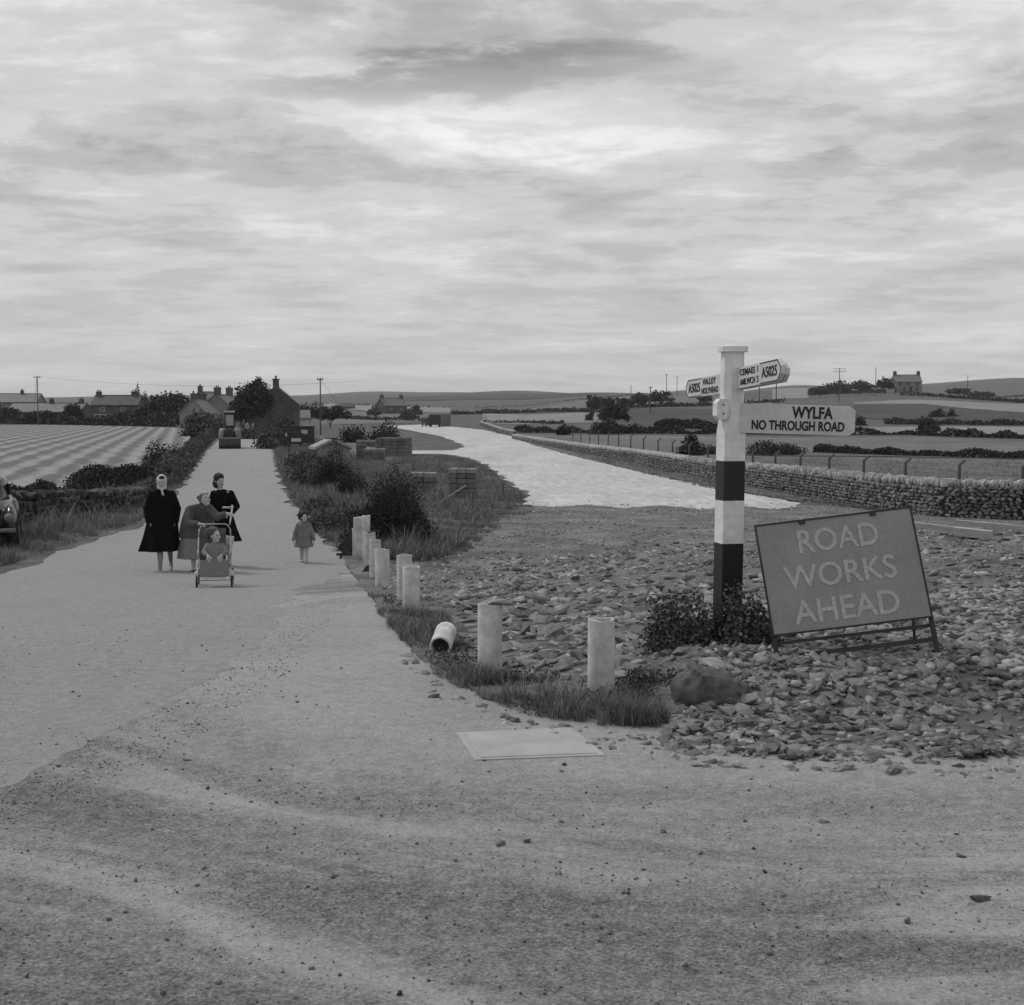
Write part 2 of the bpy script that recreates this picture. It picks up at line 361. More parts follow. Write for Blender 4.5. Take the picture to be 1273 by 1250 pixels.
def poly_px(pts, rough=0.0):
    A = np.array([G(*p)[:2] for p in pts])
    if not rough: return A
    out_ = []; n = len(A); r = random.Random(n)
    for i in range(n):
        a, b = A[i], A[(i+1) % n]; L = np.linalg.norm(b-a); st = max(0.12, 0.012*max(a[1], b[1], 1)); k = int(max(1, min(120, L/st))); nn = np.array([-(b-a)[1], (b-a)[0]])/max(L, 1e-6); ph = r.random()*9
        for j in range(k):
            t = j/k; q = t*L; w = min(1, 6*t, 6*(1-t)); am = rough*min(1.0, L/3)*w
            out_.append(a+(b-a)*t+nn*am*(0.5*math.sin(q*1.1+ph)+0.3*math.sin(q*2.9+ph*2)+0.55*r.uniform(-1, 1)*math.sin(q*7)))
    return np.array(out_)
def inside(P, poly):
    x, y = P[:, 0], P[:, 1]; c = np.zeros(len(P), bool); n = len(poly)
    for i in range(n):
        x0, y0 = poly[i]; x1, y1 = poly[(i+1) % n]
        k = ((y0 > y) != (y1 > y)) & (x < (x1-x0)*(y-y0)/((y1-y0) if y1 != y0 else 1e-9)+x0); c ^= k
    return c
def sample(poly, n, near_bias=0.0):
    lo, hi = poly.min(0), poly.max(0); out_ = np.zeros((0, 2))
    while len(out_) < n:
        q = rng.random((n*2, 2))*(hi-lo)+lo
        if near_bias:
            w = (max(lo[1], 1)/np.maximum(q[:, 1], 1))**near_bias; q = q[rng.random(len(q)) < w]
        out_ = np.concatenate([out_, q[inside(q, poly)]])
    return out_[:n]
def blade_tuft(seed, nb=12, w=0.014, lean=0.75):
    r = np.random.default_rng(seed); V = []; Fs = []
    for i in range(nb):
        a = r.random()*6.28; b = r.random()*6.28; base = np.array([math.cos(a), math.sin(a), 0])*0.12*r.random()
        d = np.array([math.cos(b), math.sin(b), 0]); s = np.array([-d[1], d[0], 0])*w; h = 0.35+0.75*r.random(); ln = lean*(0.3+r.random())
        p0 = base; p1 = base+d*ln*0.35+np.array([0, 0, h*0.6]); p2 = base+d*ln+np.array([0, 0, h])
        k = len(V); V += [p0-s, p0+s, p1+s*0.7, p1-s*0.7, p2]; Fs += [(k, k+1, k+2), (k, k+2, k+3), (k+3, k+2, k+4)]
    return np.array(V), np.array(Fs)
TUFT = [blade_tuft(i) for i in range(6)]
def leafcard(seed):
    r = np.random.default_rng(seed)
    V = np.array([[0, 0, 0], [0.45, 0.5, 0.12], [0, 1.1, 0], [-0.45, 0.5, 0.12]]); return V, np.array([(0, 1, 2), (0, 2, 3)])
LEAF = [leafcard(0)]
def leaves_at(name, P, size, m, parent=None, loc=None, var=0.4):
    n = len(P); R = rotm(rng.random(n)*6.28, rng.random(n)*6.28, rng.random(n)*6.28)
    s = size*(1-var+2*var*rng.random(n)); return scatter(name, LEAF, P, R, np.stack([s, s, s], 1), m, parent, loc)
def crown_pts(c, r, n, clumps=30, spread=0.22, flatbase=True):
    c = np.array(c); r = np.array(r); d = rng.normal(size=(clumps, 3)); d /= np.linalg.norm(d, axis=1)[:, None]
    if flatbase: d[:, 2] = np.where(d[:, 2] < -0.15, -d[:, 2]*0.5, d[:, 2])
    rr = 0.45+0.5*rng.random(clumps); C = d*rr[:, None]; wgt = 0.5+rng.random(clumps)
    k = rng.choice(clumps, n, p=wgt/wgt.sum()); e = rng.normal(size=(n, 3)); e /= np.linalg.norm(e, axis=1)[:, None]
    P = C[k]+e*(spread*(0.5+0.75*rng.random(n)))[:, None]*(0.7+0.6*wgt[k])[:, None]
    return c+P*r
def sweep_sheet(name, poly, m, off=0.02, kind='structure', offd=0.0003, zf=None, tuck=0.0):
    """a ground sheet cut along the terrain grid so that it follows it"""
    b = bmesh.new(); vs = [b.verts.new((p[0], p[1], 0)) for p in poly]; b.faces.new(vs); b.normal_update()
    bmesh.ops.triangulate(b, faces=b.faces)
    lo, hi = poly.min(0), poly.max(0)
    for X in GX[(GX > lo[0]) & (GX < hi[0])]:
        bmesh.ops.bisect_plane(b, geom=b.verts[:]+b.edges[:]+b.faces[:], plane_co=(X, 0, 0), plane_no=(1, 0, 0), dist=1e-5)
    for Y in GY[(GY > lo[1]) & (GY < hi[1])]:
        bmesh.ops.bisect_plane(b, geom=b.verts[:]+b.edges[:]+b.faces[:], plane_co=(0, Y, 0), plane_no=(0, 1, 0), dist=1e-5)
    co = np.array([v.co[:] for v in b.verts]); z = H(co[:, 0], co[:, 1])+off+offd*np.maximum(co[:, 1], 0)
    if zf is not None: z = z+zf(co[:, 0], co[:, 1])
    for v, q in zip(b.verts, z): v.co.z = q-(tuck if tuck and any(e.is_boundary for e in v.link_edges) else 0)
    bmesh.ops.recalc_face_normals(b, faces=b.faces)
    for f in b.faces:
        f.smooth = True
    me = bpy.data.meshes.new(name); b.to_mesh(me); b.free()
    if len(me.polygons) and sum(p.normal.z for p in me.polygons) < 0: me.flip_normals()
    o = link(name, me, m); T(o, kind=kind); return o
# ------------------------------------------------------------------ terrain grid
def spaced(step, upto, g, end):
    a = [0.0]
    while a[-1] < upto: a.append(a[-1]+step)
    s = step
    while a[-1] < end: s *= g; a.append(a[-1]+s)
    return np.array(a)
gx = spaced(0.3, 9, 1.05, 4500); GX = np.concatenate([-gx[:0:-1], gx])
gy = spaced(0.3, 20, 1.035, 5500); GY = np.concatenate([[-60, -30, -12, -6, -3], gy])
XX, YY = np.meshgrid(GX, GY); ZZ = H(XX, YY)
nx, ny = len(GX), len(GY)
idx = np.arange(nx*ny).reshape(ny, nx)
Fa = np.stack([idx[:-1, :-1], idx[:-1, 1:], idx[1:, 1:], idx[1:, :-1]], -1).reshape(-1, 4)
me = fastmesh('ground', np.stack([XX.ravel(), YY.ravel(), ZZ.ravel()], 1), Fa)
me.polygons.foreach_set('use_smooth', [True]*len(me.polygons))
ground = link('ground', me, M['grass']); T(ground, kind='structure')
# ------------------------------------------------------------------ ground surfaces
def dirtmat(name, base, coarse, tracks=True, rowdark=0.0):
    m, t, b = newmat(name); n = t.nodes; l = t.links
    def mth(op, a, c=None, d=None, clamp=False):
        k = n.new('ShaderNodeMath'); k.operation = op; k.use_clamp = clamp
        for i, v in enumerate((a, c, d)):
            if v is None: continue
            if isinstance(v, (int, float)): k.inputs[i].default_value = v
            else: l.new(v, k.inputs[i])
        return k.outputs[0]
    def noi(vec, sc, de=6, ro=0.6, di=0.0):
        k = n.new('ShaderNodeTexNoise'); k.inputs['Scale'].default_value = sc; k.inputs['Detail'].default_value = de
        k.inputs['Roughness'].default_value = ro; k.inputs['Distortion'].default_value = di; l.new(vec, k.inputs['Vector']); return k.outputs[0]
    c = n.new('ShaderNodeTexCoord').outputs['Object']; s = n.new('ShaderNodeSeparateXYZ'); l.new(c, s.inputs[0]); X, Y = s.outputs[0], s.outputs[1]
    fine = noi(c, 55, 4, 0.75); mid = noi(c, 11, 5, 0.65); patch = noi(c, 0.55, 5, 0.6, 0.6); grit = noi(c, 150, 2, 0.6)
    if tracks:
        dx = mth('SUBTRACT', X, 2.0); dy = mth('SUBTRACT', Y, 13.2)
        r = mth('SQRT', mth('ADD', mth('MULTIPLY', dx, dx), mth('MULTIPLY', dy, dy)))
        a = mth('ARCTAN2', dx, mth('MULTIPLY', dy, -1.0))
        cv = n.new('ShaderNodeCombineXYZ'); l.new(mth('MULTIPLY', r, 1.35), cv.inputs[0]); l.new(mth('MULTIPLY', a, 2.4), cv.inputs[1])
        tr = noi(cv.outputs[0], 1.0, 6, 0.62, 0.9)
        cv2 = n.new('ShaderNodeCombineXYZ'); l.new(mth('MULTIPLY', r, 9.0), cv2.inputs[0]); l.new(mth('MULTIPLY', a, 3), cv2.inputs[1]); cv2.inputs[2].default_value = 5
        tr2 = noi(cv2.outputs[0], 1.0, 3, 0.5, 0.2)
        # loose gravel thrown to the outside of the bend
        band = mth('MULTIPLY', mth('SUBTRACT', r, 5.2), 0.42, clamp=True)
        loose = mth('MULTIPLY', band, mth('MULTIPLY', mth('SUBTRACT', tr, 0.40), 5.0, clamp=True), clamp=True)
    else:
        cv = n.new('ShaderNodeCombineXYZ'); l.new(mth('MULTIPLY', X, 1.3), cv.inputs[0]); l.new(mth('MULTIPLY', Y, 0.12), cv.inputs[1])
        tr = noi(cv.outputs[0], 1.0, 4, 0.55, 0.3); tr2 = tr; loose = mth('MULTIPLY', mth('SUBTRACT', patch, 0.45), 1.2, clamp=True)
    v = mth('MULTIPLY', base, mth('ADD', 0.74, mth('MULTIPLY', patch, 0.5)))
    v = mth('MULTIPLY', v, mth('ADD', 0.93, mth('MULTIPLY', tr2, 0.14)))
    dk = mth('MULTIPLY', loose, coarse)
    v = mth('MULTIPLY', v, mth('SUBTRACT', 1.0, mth('MULTIPLY', dk, 0.10)))
    sp_ = mth('MULTIPLY', mth('SUBTRACT', fine, 0.5), mth('ADD', 1.5, mth('MULTIPLY', dk, 2.2)))
    v = mth('MULTIPLY', v, mth('ADD', 1.0, sp_))
    md = mth('MULTIPLY', mth('SUBTRACT', mid, 0.5), mth('ADD', 0.7, mth('MULTIPLY', dk, 1.2)))
    v = mth('MULTIPLY', v, mth('ADD', 1.0, md))
    # a bright dust drag here and there
    l.new(v, b.inputs['Base Color']); b.inputs['Roughness'].default_value = 0.93; b.inputs['Specular IOR Level'].default_value = 0.15
    hgt = mth('ADD', mth('MULTIPLY', mid, mth('ADD', 0.5, mth('MULTIPLY', dk, 2.2))), mth('ADD', mth('MULTIPLY', fine, mth('ADD', 0.25, mth('MULTIPLY', dk, 0.8))), mth('MULTIPLY', grit, 0.12)))
    bp = n.new('ShaderNodeBump'); bp.inputs['Strength'].default_value = 1.0; bp.inputs['Distance'].default_value = 0.04; l.new(hgt, bp.inputs['Height']); l.new(bp.outputs[0], b.inputs['Normal'])
    return m
M['dirt'] = dirtmat('dirt', 0.325, 1.0); M['tarmac'] = dirtmat('worn_tarmac', 0.30, 0.9, tracks=False)
yard = np.array([(-30, -8), (30, -8), (30, 8.6)] + [tuple(G(*p)[:2]) for p in [(1500, 950), (1273, 935), (1100, 930), (1000, 930), (850, 905), (700, 885), (600, 868), (520, 820), (480, 770), (455, 735), (430, 705), (392, 690), (300, 760), (150, 850), (0, 900)]] + [(-30, 9)])
sweep_sheet('dirt_junction', yard, M['dirt'], 0.012)
lane = poly_px([(-420, 900), (-300, 800), (0, 716), (60, 694), (120, 674), (180, 652), (212, 626), (238, 590), (258, 561), (270, 549), (283, 541), (300, 536), (346, 539), (366, 545), (374, 550), (337, 552), (341, 578), (356, 618), (392, 665), (428, 688), (436, 704), (420, 716), (366, 742), (330, 790), (290, 832), (205, 880), (110, 925), (40, 962), (-60, 1010), (-320, 1130)], 0.22)
sweep_sheet('country_road', lane, M['tarmac'], 0.0136)
newroad = poly_px([(648, 628), (690, 631), (730, 628), (775, 633), (820, 629), (870, 634), (925, 630), (965, 634), (990, 631), (996, 626), (940, 616), (890, 607), (800, 588), (720, 569), (660, 552.5), (636, 543), (600, 535), (555, 530.5), (523, 528.5), (477, 530.5), (507, 535.5), (547, 543), (574, 553), (577, 557), (562, 560.5), (510, 561), (509, 565), (545, 565), (568, 567), (590, 572.5), (608, 581), (634, 600), (660, 617)], 0.3)
sweep_sheet('new_concrete_road', newroad, M['concrete_road'], 0.003)
rub = poly_px([(428, 696), (455, 740), (480, 772), (520, 822), (600, 872), (700, 892), (850, 912), (1000, 938), (1100, 940), (1273, 942), (1500, 955), (1620, 700), (1420, 652), (1273, 646), (1110, 638), (1020, 622), (985, 624), (995, 624), (820, 622), (662, 622), (640, 634), (610, 652), (575, 680), (545, 700), (480, 702)], 0.1)
def rubz(x, y):
    return (1-sm((y-30)/8))*0.03*np.sin(x*2.1+np.sin(y*1.7)*1.3)*np.sin(y*1.9)+(1-sm((y-30)/8))*(0.02*np.sin(x*5.3+y*2.2)+0.02)
sweep_sheet('rubble_ground', rub, M['rubblebed'], 0.0, zf=rubz, tuck=0.03)
bank = poly_px([(640, 541), (660, 548), (720, 563), (800, 579), (890, 599), (1010, 621), (1110, 638), (1000, 622), (996, 626), (940, 616), (890, 607), (800, 588.5), (720, 569.5), (660, 553)])
sweep_sheet('earth_bank', bank, mat('bank_earth', 0.09, 0.17, 0.8, 9, 0.95, 1.0, 6, scale2=8, amt2=0.35, bdist=0.06), 0.03)
# left hay field with raked rows, real relief
def hayfield():
    m, t, b = newmat('hay'); n = t.nodes; l = t.links
    at = n.new('ShaderNodeAttribute'); at.attribute_name = 'row'; c = n.new('ShaderNodeTexCoord').outputs['Object']
    a = n.new('ShaderNodeTexNoise'); a.inputs['Scale'].default_value = 1.6; a.inputs['Detail'].default_value = 8; a.inputs['Roughness'].default_value = 0.7; l.new(c, a.inputs['Vector'])
    q = n.new('ShaderNodeMath'); q.operation = 'MULTIPLY_ADD'; l.new(a.outputs[0], q.inputs[0]); q.inputs[1].default_value = 1.5; l.new(at.outputs['Fac'], q.inputs[2])
    r = n.new('ShaderNodeMapRange'); r.inputs[1].default_value = 0.6; r.inputs[2].default_value = 1.5; r.inputs[3].default_value = 0.32; r.inputs[4].default_value = 0.14; l.new(q.outputs[0], r.inputs[0])
    l.new(r.outputs[0], b.inputs['Base Color']); b.inputs['Roughness'].default_value = 0.95; b.inputs['Specular IOR Level'].default_value = 0.1
    bp = n.new('ShaderNodeBump'); bp.inputs['Strength'].default_value = 0.7; bp.inputs['Distance'].default_value = 0.12; l.new(a.outputs[0], bp.inputs['Height']); l.new(bp.outputs[0], b.inputs['Normal'])
    poly = poly_px([(-500, 700), (0, 638), (60, 628), (120, 612), (190, 580), (228, 560), (238, 545), (236, 533.5), (150, 531.5), (60, 529.5), (0, 528.5), (-500, 527)])
    th = math.atan2(0.975, -0.24); dx, dy = math.cos(th), math.sin(th); ux, uy = dy, -dx
    lo, hi = poly.min(0), poly.max(0); cs = np.array([(a_, b_) for a_ in (lo[0], hi[0]) for b_ in (lo[1], hi[1])])
    A = cs @ np.array([ux, uy]); B = cs @ np.array([dx, dy])
    ua = np.arange(A.min(), A.max(), 0.22); vb = np.arange(B.min(), B.max(), 1.3)
    U, V = np.meshgrid(ua, vb); X = U*ux+V*dx; Y = U*uy+V*dy
    wob = 0.3*np.sin(V*0.02)+0.06*np.sin(V*0.9+U*2)+0.05*np.sin(V*2.1+U*5); ph = (U+wob)*2*math.pi/1.75
    row = np.clip(0.42+0.55*np.sin(ph)+0.25*np.sin(V*0.6+U*3)+0.2*np.sin(V*1.7+U*7.1), 0, 1); Z = H(X, Y)+0.05+0.0006*Y+0.07*row
    ok = inside(np.stack([X.ravel(), Y.ravel()], 1), poly).reshape(X.shape)
    ix = np.arange(X.size).reshape(X.shape); Fq = np.stack([ix[:-1, :-1], ix[:-1, 1:], ix[1:, 1:], ix[1:, :-1]], -1).reshape(-1, 4)
    k = (ok[:-1, :-1] & ok[1:, 1:]).ravel(); Fq = Fq[k]
    used = np.unique(Fq); mp = -np.ones(X.size, int); mp[used] = np.arange(len(used))
    me = fastmesh('hay_field', np.stack([X.ravel(), Y.ravel(), Z.ravel()], 1)[used], mp[Fq])
    at_ = me.attributes.new('row', 'FLOAT', 'POINT'); at_.data.foreach_set('value', row.ravel()[used].astype(np.float32))
    if me.polygons[0].normal.z < 0: me.flip_normals()
    me.polygons.foreach_set('use_smooth', [True]*len(me.polygons))
    T(link('hay_field', me, m), kind='structure')
hayfield()
# far fields
for pts, mm in [
    ([(640, 541), (735, 542), (890, 543.5), (1130, 544), (1400, 556), (1400, 570), (1273, 571), (1100, 568), (930, 567), (850, 562), (760, 556), (700, 551)], 'field1'),
    ([(920, 568), (1273, 573), (1400, 574), (1400, 640), (1273, 628), (1100, 618), (1000, 606), (890, 590), (800, 573), (720, 558), (660, 549), (800, 557), (860, 564)], 'field1'),
    ([(600, 514.5), (745, 514.5), (755, 526), (730, 526), (640, 528), (600, 527)], 'field2'),
    ([(745, 514), (800, 509), (1000, 517), (1060, 520), (1062, 534), (1110, 541), (900, 540), (770, 534), (757, 526)], 'field3'),
    ([(600, 512), (740, 512), (800, 507), (960, 504), (960, 498), (860, 487), (780, 494), (700, 502)], 'field1'),
    ([(1060, 501), (1130, 497.5), (1273, 503), (1400, 507), (1400, 521), (1273, 513.5), (1150, 503), (1062, 503)], 'field2'),
    ([(1062, 503), (1150, 503.5), (1273, 514), (1400, 522), (1400, 530), (1273, 527), (1170, 526), (1062, 520)], 'field3'),
    ([(1050, 532), (1140, 531), (1400, 534), (1400, 545), (1273, 541), (1130, 539), (1050, 540)], 'field2'),
    ([(410, 501), (470, 504), (560, 507), (560, 514), (470, 512), (410, 508)], 'field2'),
    ([(440, 513), (560, 516), (545, 526), (480, 527), (400, 529), (395, 518)], 'field1'),
    ([(640, 497), (760, 491.5), (700, 490), (640, 489), (560, 491), (500, 495), (500, 499)], 'field3'),
    ([(960, 485), (1005, 483), (1005, 496), (960, 497)], 'field2'),
    ([(385, 541), (440, 547), (470, 560), (440, 566), (400, 556)], 'field1')]:
    sweep_sheet('field', poly_px(pts, 0.5), M[mm], 0.015, offd=0.00025)
# ------------------------------------------------------------------ grass and weeds
def grass(name, pts, n, h, m, bias=1.6, kind='stuff', px=True, tmpl=TUFT, var=0.5, gap=0.0):
    P = sample(poly_px(pts) if px else np.array(pts), n, bias)
    if gap:
        g = 0.5+0.5*np.sin(P[:, 0]*2.6+np.sin(P[:, 1]*2.1)*1.5)*np.sin(P[:, 1]*2.9+P[:, 0]*1.1); P = P[rng.random(n) < np.clip((g-gap)*4+0.12, 0.0, 1)]; n = len(P)
    z = H(P[:, 0], P[:, 1])+0.0
    k = np.zeros(n); pn = 0.62+0.38*np.sin(P[:, 0]*1.7+np.sin(P[:, 1]*0.9)*2)*np.sin(P[:, 1]*1.3+P[:, 0]*0.6)+0.25*np.sin(P[:, 0]*4.1+P[:, 1]*3.3); s = h*np.clip(pn, 0.25, 1.3)*(1-var+2*var*rng.random(n)); R = rotm(k, k, rng.random(n)*6.28)
    o = scatter(name, tmpl, np.stack([P[:, 0], P[:, 1], z], 1), R, np.stack([s, s, s], 1), m); return T(o, kind=kind)
grass('verge_grass', [(340, 553), (346, 585), (362, 622), (397, 668), (432, 690), (440, 690), (505, 700), (545, 697), (560, 690), (520, 640), (470, 590), (420, 560), (385, 545)], 15000, 0.30, M['blade'], 1.0)
grass('triangle_grass', [(430, 568), (470, 575), (510, 566), (560, 568), (588, 574), (606, 583), (630, 601), (655, 619), (640, 632), (608, 650), (572, 678), (550, 695), (505, 690), (480, 650)], 26000, 0.15, M['blade'], 1.0)
grass('roadside_grass', [(455, 738), (478, 735), (540, 745), (570, 790), (600, 830), (700, 846), (800, 850), (850, 880), (820, 908), (700, 898), (640, 888), (590, 868), (540, 842), (500, 800), (470, 765)], 9000, 0.10, M['blade'], 0.6, var=0.7, gap=0.4)
for nm, pts in (('grass_tussock', [(560, 820), (640, 840), (660, 880), (620, 880), (565, 848)]), ('grass_tussock', [(655, 840), (720, 850), (725, 900), (670, 898)]), ('grass_tussock', [(735, 868), (800, 862), (838, 900), (800, 908), (745, 905)]), ('grass_tussock', [(470, 745), (520, 760), (560, 790), (560, 822), (510, 805), (478, 772)])):
    grass(nm, pts, 520, 0.155, M['blade'], 0.3, var=0.8, gap=0.42)
wp = sample(poly_px([(475, 745), (540, 770), (575, 820), (640, 842), (720, 850), (840, 862), (830, 905), (740, 900), (660, 895), (590, 866), (530, 825), (485, 780)]), 9000, 0.0)
gg = 0.5+0.5*np.sin(wp[:, 0]*5.1+1)*np.sin(wp[:, 1]*4.3); wp = wp[rng.random(len(wp)) < np.clip((gg-0.45)*3, 0.03, 1)]
T(leaves_at('low_weeds', np.stack([wp[:, 0], wp[:, 1], H(wp[:, 0], wp[:, 1])+0.01+rng.random(len(wp))**2*0.10], 1), 0.022, M['leafmid']), kind='stuff')
grass('verge_grass', [(-300, 760), (0, 706), (60, 686), (120, 667), (175, 648), (208, 622), (236, 588), (256, 560), (240, 556), (200, 580), (170, 606), (120, 622), (0, 640), (-300, 690)], 16000, 0.24, M['blade2'], 0.8)
grass('tall_stalks', [(345, 560), (350, 590), (368, 625), (400, 668), (436, 692), (500, 700), (560, 690), (600, 655), (640, 630), (600, 590), (520, 575), (430, 560)], 1400, 0.5, M['blade2'], 1.0, var=0.7, gap=0.3)
grass('tall_stalks', [(-300, 700), (0, 676), (120, 656), (180, 636), (215, 606), (245, 566), (235, 560), (190, 600), (120, 630), (0, 648), (-300, 690)], 1200, 0.45, M['blade2'], 0.8, var=0.7, gap=0.3)
grass('bank_grass', [(690, 556), (890, 592), (1100, 636), (1180, 642), (1010, 628), (890, 610), (800, 590), (720, 568)], 5000, 0.2, M['blade'], 0.8)
grass('field_grass', [(1400, 600), (1273, 604), (1100, 600), (1000, 590), (880, 575), (880, 569), (1050, 571), (1400, 577)], 12000, 0.16, M['blade2'], 0.8)
grass('edge_grass', [(645, 622), (668, 634), (625, 655), (590, 680), (562, 700), (540, 706), (560, 684), (598, 655)], 4000, 0.11, M['blade'], 0.8, var=0.7, gap=0.35)
grass('sparse_weeds', [(560, 700), (700, 650), (900, 640), (1100, 660), (1250, 700), (1000, 740), (700, 740)], 500, 0.09, M['blade'], 0.6, var=0.7, gap=0.5)
grass('lane_grass', [(340, 553), (385, 545), (420, 550), (430, 566), (380, 590), (355, 590)], 5000, 0.35, M['blade'], 0.5)
# ------------------------------------------------------------------ hedges, bushes, trees
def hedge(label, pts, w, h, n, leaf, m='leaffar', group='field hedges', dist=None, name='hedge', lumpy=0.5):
    P = [G(*p) for p in pts]; out_ = []; seg = [(P[i+1]-P[i]).length for i in range(len(P)-1)]; tot = sum(seg)
    t = np.sort(rng.random(n))*tot; cum = np.concatenate([[0], np.cumsum(seg)])
    i = np.clip(np.searchsorted(cum, t, side='right')-1, 0, len(seg)-1); fr = (t-cum[i])/np.array(seg)[i]
    A = np.array([p[:2] for p in P]); xy = A[i]*(1-fr)[:, None]+A[i+1]*fr[:, None]
    hh = h*(1-lumpy*0.5+lumpy*0.5*np.sin(t/ (h*2.3))*np.sin(t/(h*5.1)+1)+lumpy*0.3*np.sin(t/(h*0.9)))
    a = rng.random(n)*math.pi; rr = 0.75+0.3*rng.random(n)
    xy = xy+np.stack([np.cos(a)*w*rr, np.cos(a)*w*rr], 1)*np.array([0.3, 1.0])
    z = H(xy[:, 0], xy[:, 1])+np.sin(a)*hh*rr
    c = P[0]
    o = leaves_at(name, np.stack([xy[:, 0], xy[:, 1], z], 1), leaf, M[m], None, tuple(c)); return T(o, label, 'hedge', group)
def bush(label, px, base, d, w, h, n, leaf, m='leaf', name='bush', cat='bush', group=None, clumps=34, spread=0.24, depth=None, core=True):
    c = ON(px, d) if d else G(px, base); 
    r = (w/2, (depth or w)/2, h)
    P = crown_pts((c.x, c.y, c.z-0.02), r, n, clumps, spread); g = H(P[:, 0], P[:, 1]); P[:, 2] = np.maximum(P[:, 2], g+0.02)
    if core:
        root = empty(name, c, label, cat, group)
        leaves_at('foliage', P, leaf, M[m], root, tuple(c))
        b = MB()
        for k in range(7):
            a = k*0.9+0.3; b.tube((0, 0, -0.05), (math.cos(a)*w*0.25, math.sin(a)*w*0.25, h*0.6), 0.025*h, 0.008*h, 5)
        b.build('stem', M['bark'], root)
        return root
    return T(leaves_at(name, P, leaf, M[m], None, tuple(c)), label, cat, group)
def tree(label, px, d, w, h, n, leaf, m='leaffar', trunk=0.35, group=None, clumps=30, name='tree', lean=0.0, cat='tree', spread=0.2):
    c = ON(px, d); root = empty(name, c, label, cat, group); b = MB(); th = h*trunk
    b.tube((0, 0, -0.3), (lean*0.3, 0, th), 0.035*h, 0.022*h, 8)
    for k in range(6):
        a = k*1.05+px; b.tube((lean*0.3, 0, th*(0.8+0.06*k)), (lean+math.cos(a)*w*0.28, math.sin(a)*w*0.28, th+(h-th)*(0.35+0.08*k)), 0.014*h, 0.005*h, 6)
    b.build('trunk', M['bark'], root)
    P = crown_pts((c.x+lean, c.y, c.z+th*0.8+(h-th*0.8)*0.42), (w/2, w/2, (h-th*0.8)*0.55), n, clumps, spread)
    leaves_at('crown', P, leaf, M[m], root, tuple(c)); return root
# roadside bushes (right of the lane)
bush('large dark gorse bush behind the far end of the white pipe row', 487, 0, 29.5, 1.95, 1.62, 32000, 0.036, 'leaf', 'gorse_bush', clumps=60, spread=0.2)
bush('low dark spread of gorse at the right foot of the large bush', 517, 0, 28.5, 0.95, 0.6, 7000, 0.036, 'leaf', 'gorse_bush')
bush('low dark gorse with stones at the left foot of the large bush', 441, 0, 27.6, 0.8, 0.35, 3000, 0.036, 'leaf', 'gorse_bush')
bush('tall dark round bush beside the lane below the gabled hut', 417, 0, 52, 1.75, 1.6, 14000, 0.055, 'leaf', 'gorse_bush', clumps=36)
bush('small bush to the right of the tall round bush by the lane', 437, 0, 47, 1.1, 0.9, 5000, 0.05, 'leaf', 'gorse_bush')
bush('grassy weeds piled on the lane verge behind the small child', 420, 0, 33, 1.5, 0.6, 9000, 0.045, 'leafmid', 'weed_clump', 'weeds', clumps=40)
bush('grassy weeds on the verge just beyond the child', 407, 0, 38, 1.5, 0.6, 7000, 0.05, 'leafmid', 'weed_clump', 'weeds', clumps=40)
bush('overgrown weeds on the verge beneath the roadside notice', 383, 0, 55, 2.0, 0.9, 6000, 0.07, 'leafmid', 'weed_clump', 'weeds', clumps=40)
bush('overgrown weeds between the notice and the dark vans', 388, 0, 68, 2.6, 1.0, 5000, 0.09, 'leafmid', 'weed_clump', 'weeds', clumps=40)
bush('round green hedge clump at the lane corner before the house', 340, 0, 105, 2.6, 2.0, 2500, 0.16, 'leafmid', 'bush', 'bush')
bush('dark rounded bush beside the new road beyond the block stacks', 477, 0, 120, 3.3, 1.9, 1800, 0.18, 'leaf', 'bush', 'bush')
bush('second dark bush between the hut and the new road', 442, 0, 125, 3.2, 1.6, 1500, 0.18, 'leaf', 'bush', 'bush')
# leafy weeds at the foot of the signpost
bush('leafy nettle clump left of the striped signpost foot', 853, 0, 10.95, 0.66, 0.48, 6500, 0.026, 'leafmid', 'nettle_clump', 'weeds', clumps=46, spread=0.3, depth=0.5)
bush('leafy nettle clump in front of the striped signpost right side', 930, 0, 10.7, 0.46, 0.44, 5200, 0.026, 'leafmid', 'nettle_clump', 'weeds', clumps=36, spread=0.3, depth=0.4)
bush('short weeds with grass between boulder and near upright pipe', 815, 0, 10.1, 0.5, 0.14, 1500, 0.022, 'leafmid', 'weed_clump', 'weeds', spread=0.3, depth=0.4)
# left side
hedge('dense overgrown hedge bank along the left of the lane behind the women', [(205, 606), (228, 582), (246, 560), (258, 549), (268, 541)], 0.9, 1.15, 26000, 0.10, 'leafmid', None, lumpy=0.6)
hedge('low brambles growing over the left end of the old stone wall', [(-60, 645), (20, 636), (80, 622), (120, 614)], 0.6, 0.85, 9000, 0.07, 'leaf', None, lumpy=0.8)
hedge('ivy and rank weeds climbing the face of the old stone wall', [(-60, 668), (0, 656), (60, 648), (120, 639), (182, 624)], 0.35, 0.62, 10000, 0.055, 'leafmid', None, lumpy=1.0)
hedge('taller bramble and gorse growing behind the old wall', [(95, 612), (140, 606), (180, 598), (212, 586)], 1.0, 0.85, 12000, 0.08, 'leaf', None, lumpy=0.6)
bush('dark round gorse bush rising from the left hedge bank', 200, 0, 62, 1.9, 1.35, 6500, 0.08, 'leaf', 'gorse_bush')
hedge('rough weeds along the foot of the left stone wall', [(-60, 652), (40, 640), (110, 632), (170, 622), (205, 606)], 0.5, 0.45, 12000, 0.07, 'leafmid', None, lumpy=0.7)
hedge('dark garden hedge at the far edge of the hay field', [(-60, 528), (60, 529.5), (160, 531), (236, 533)], 2.2, 2.6, 6000, 0.55, 'leaf', None)
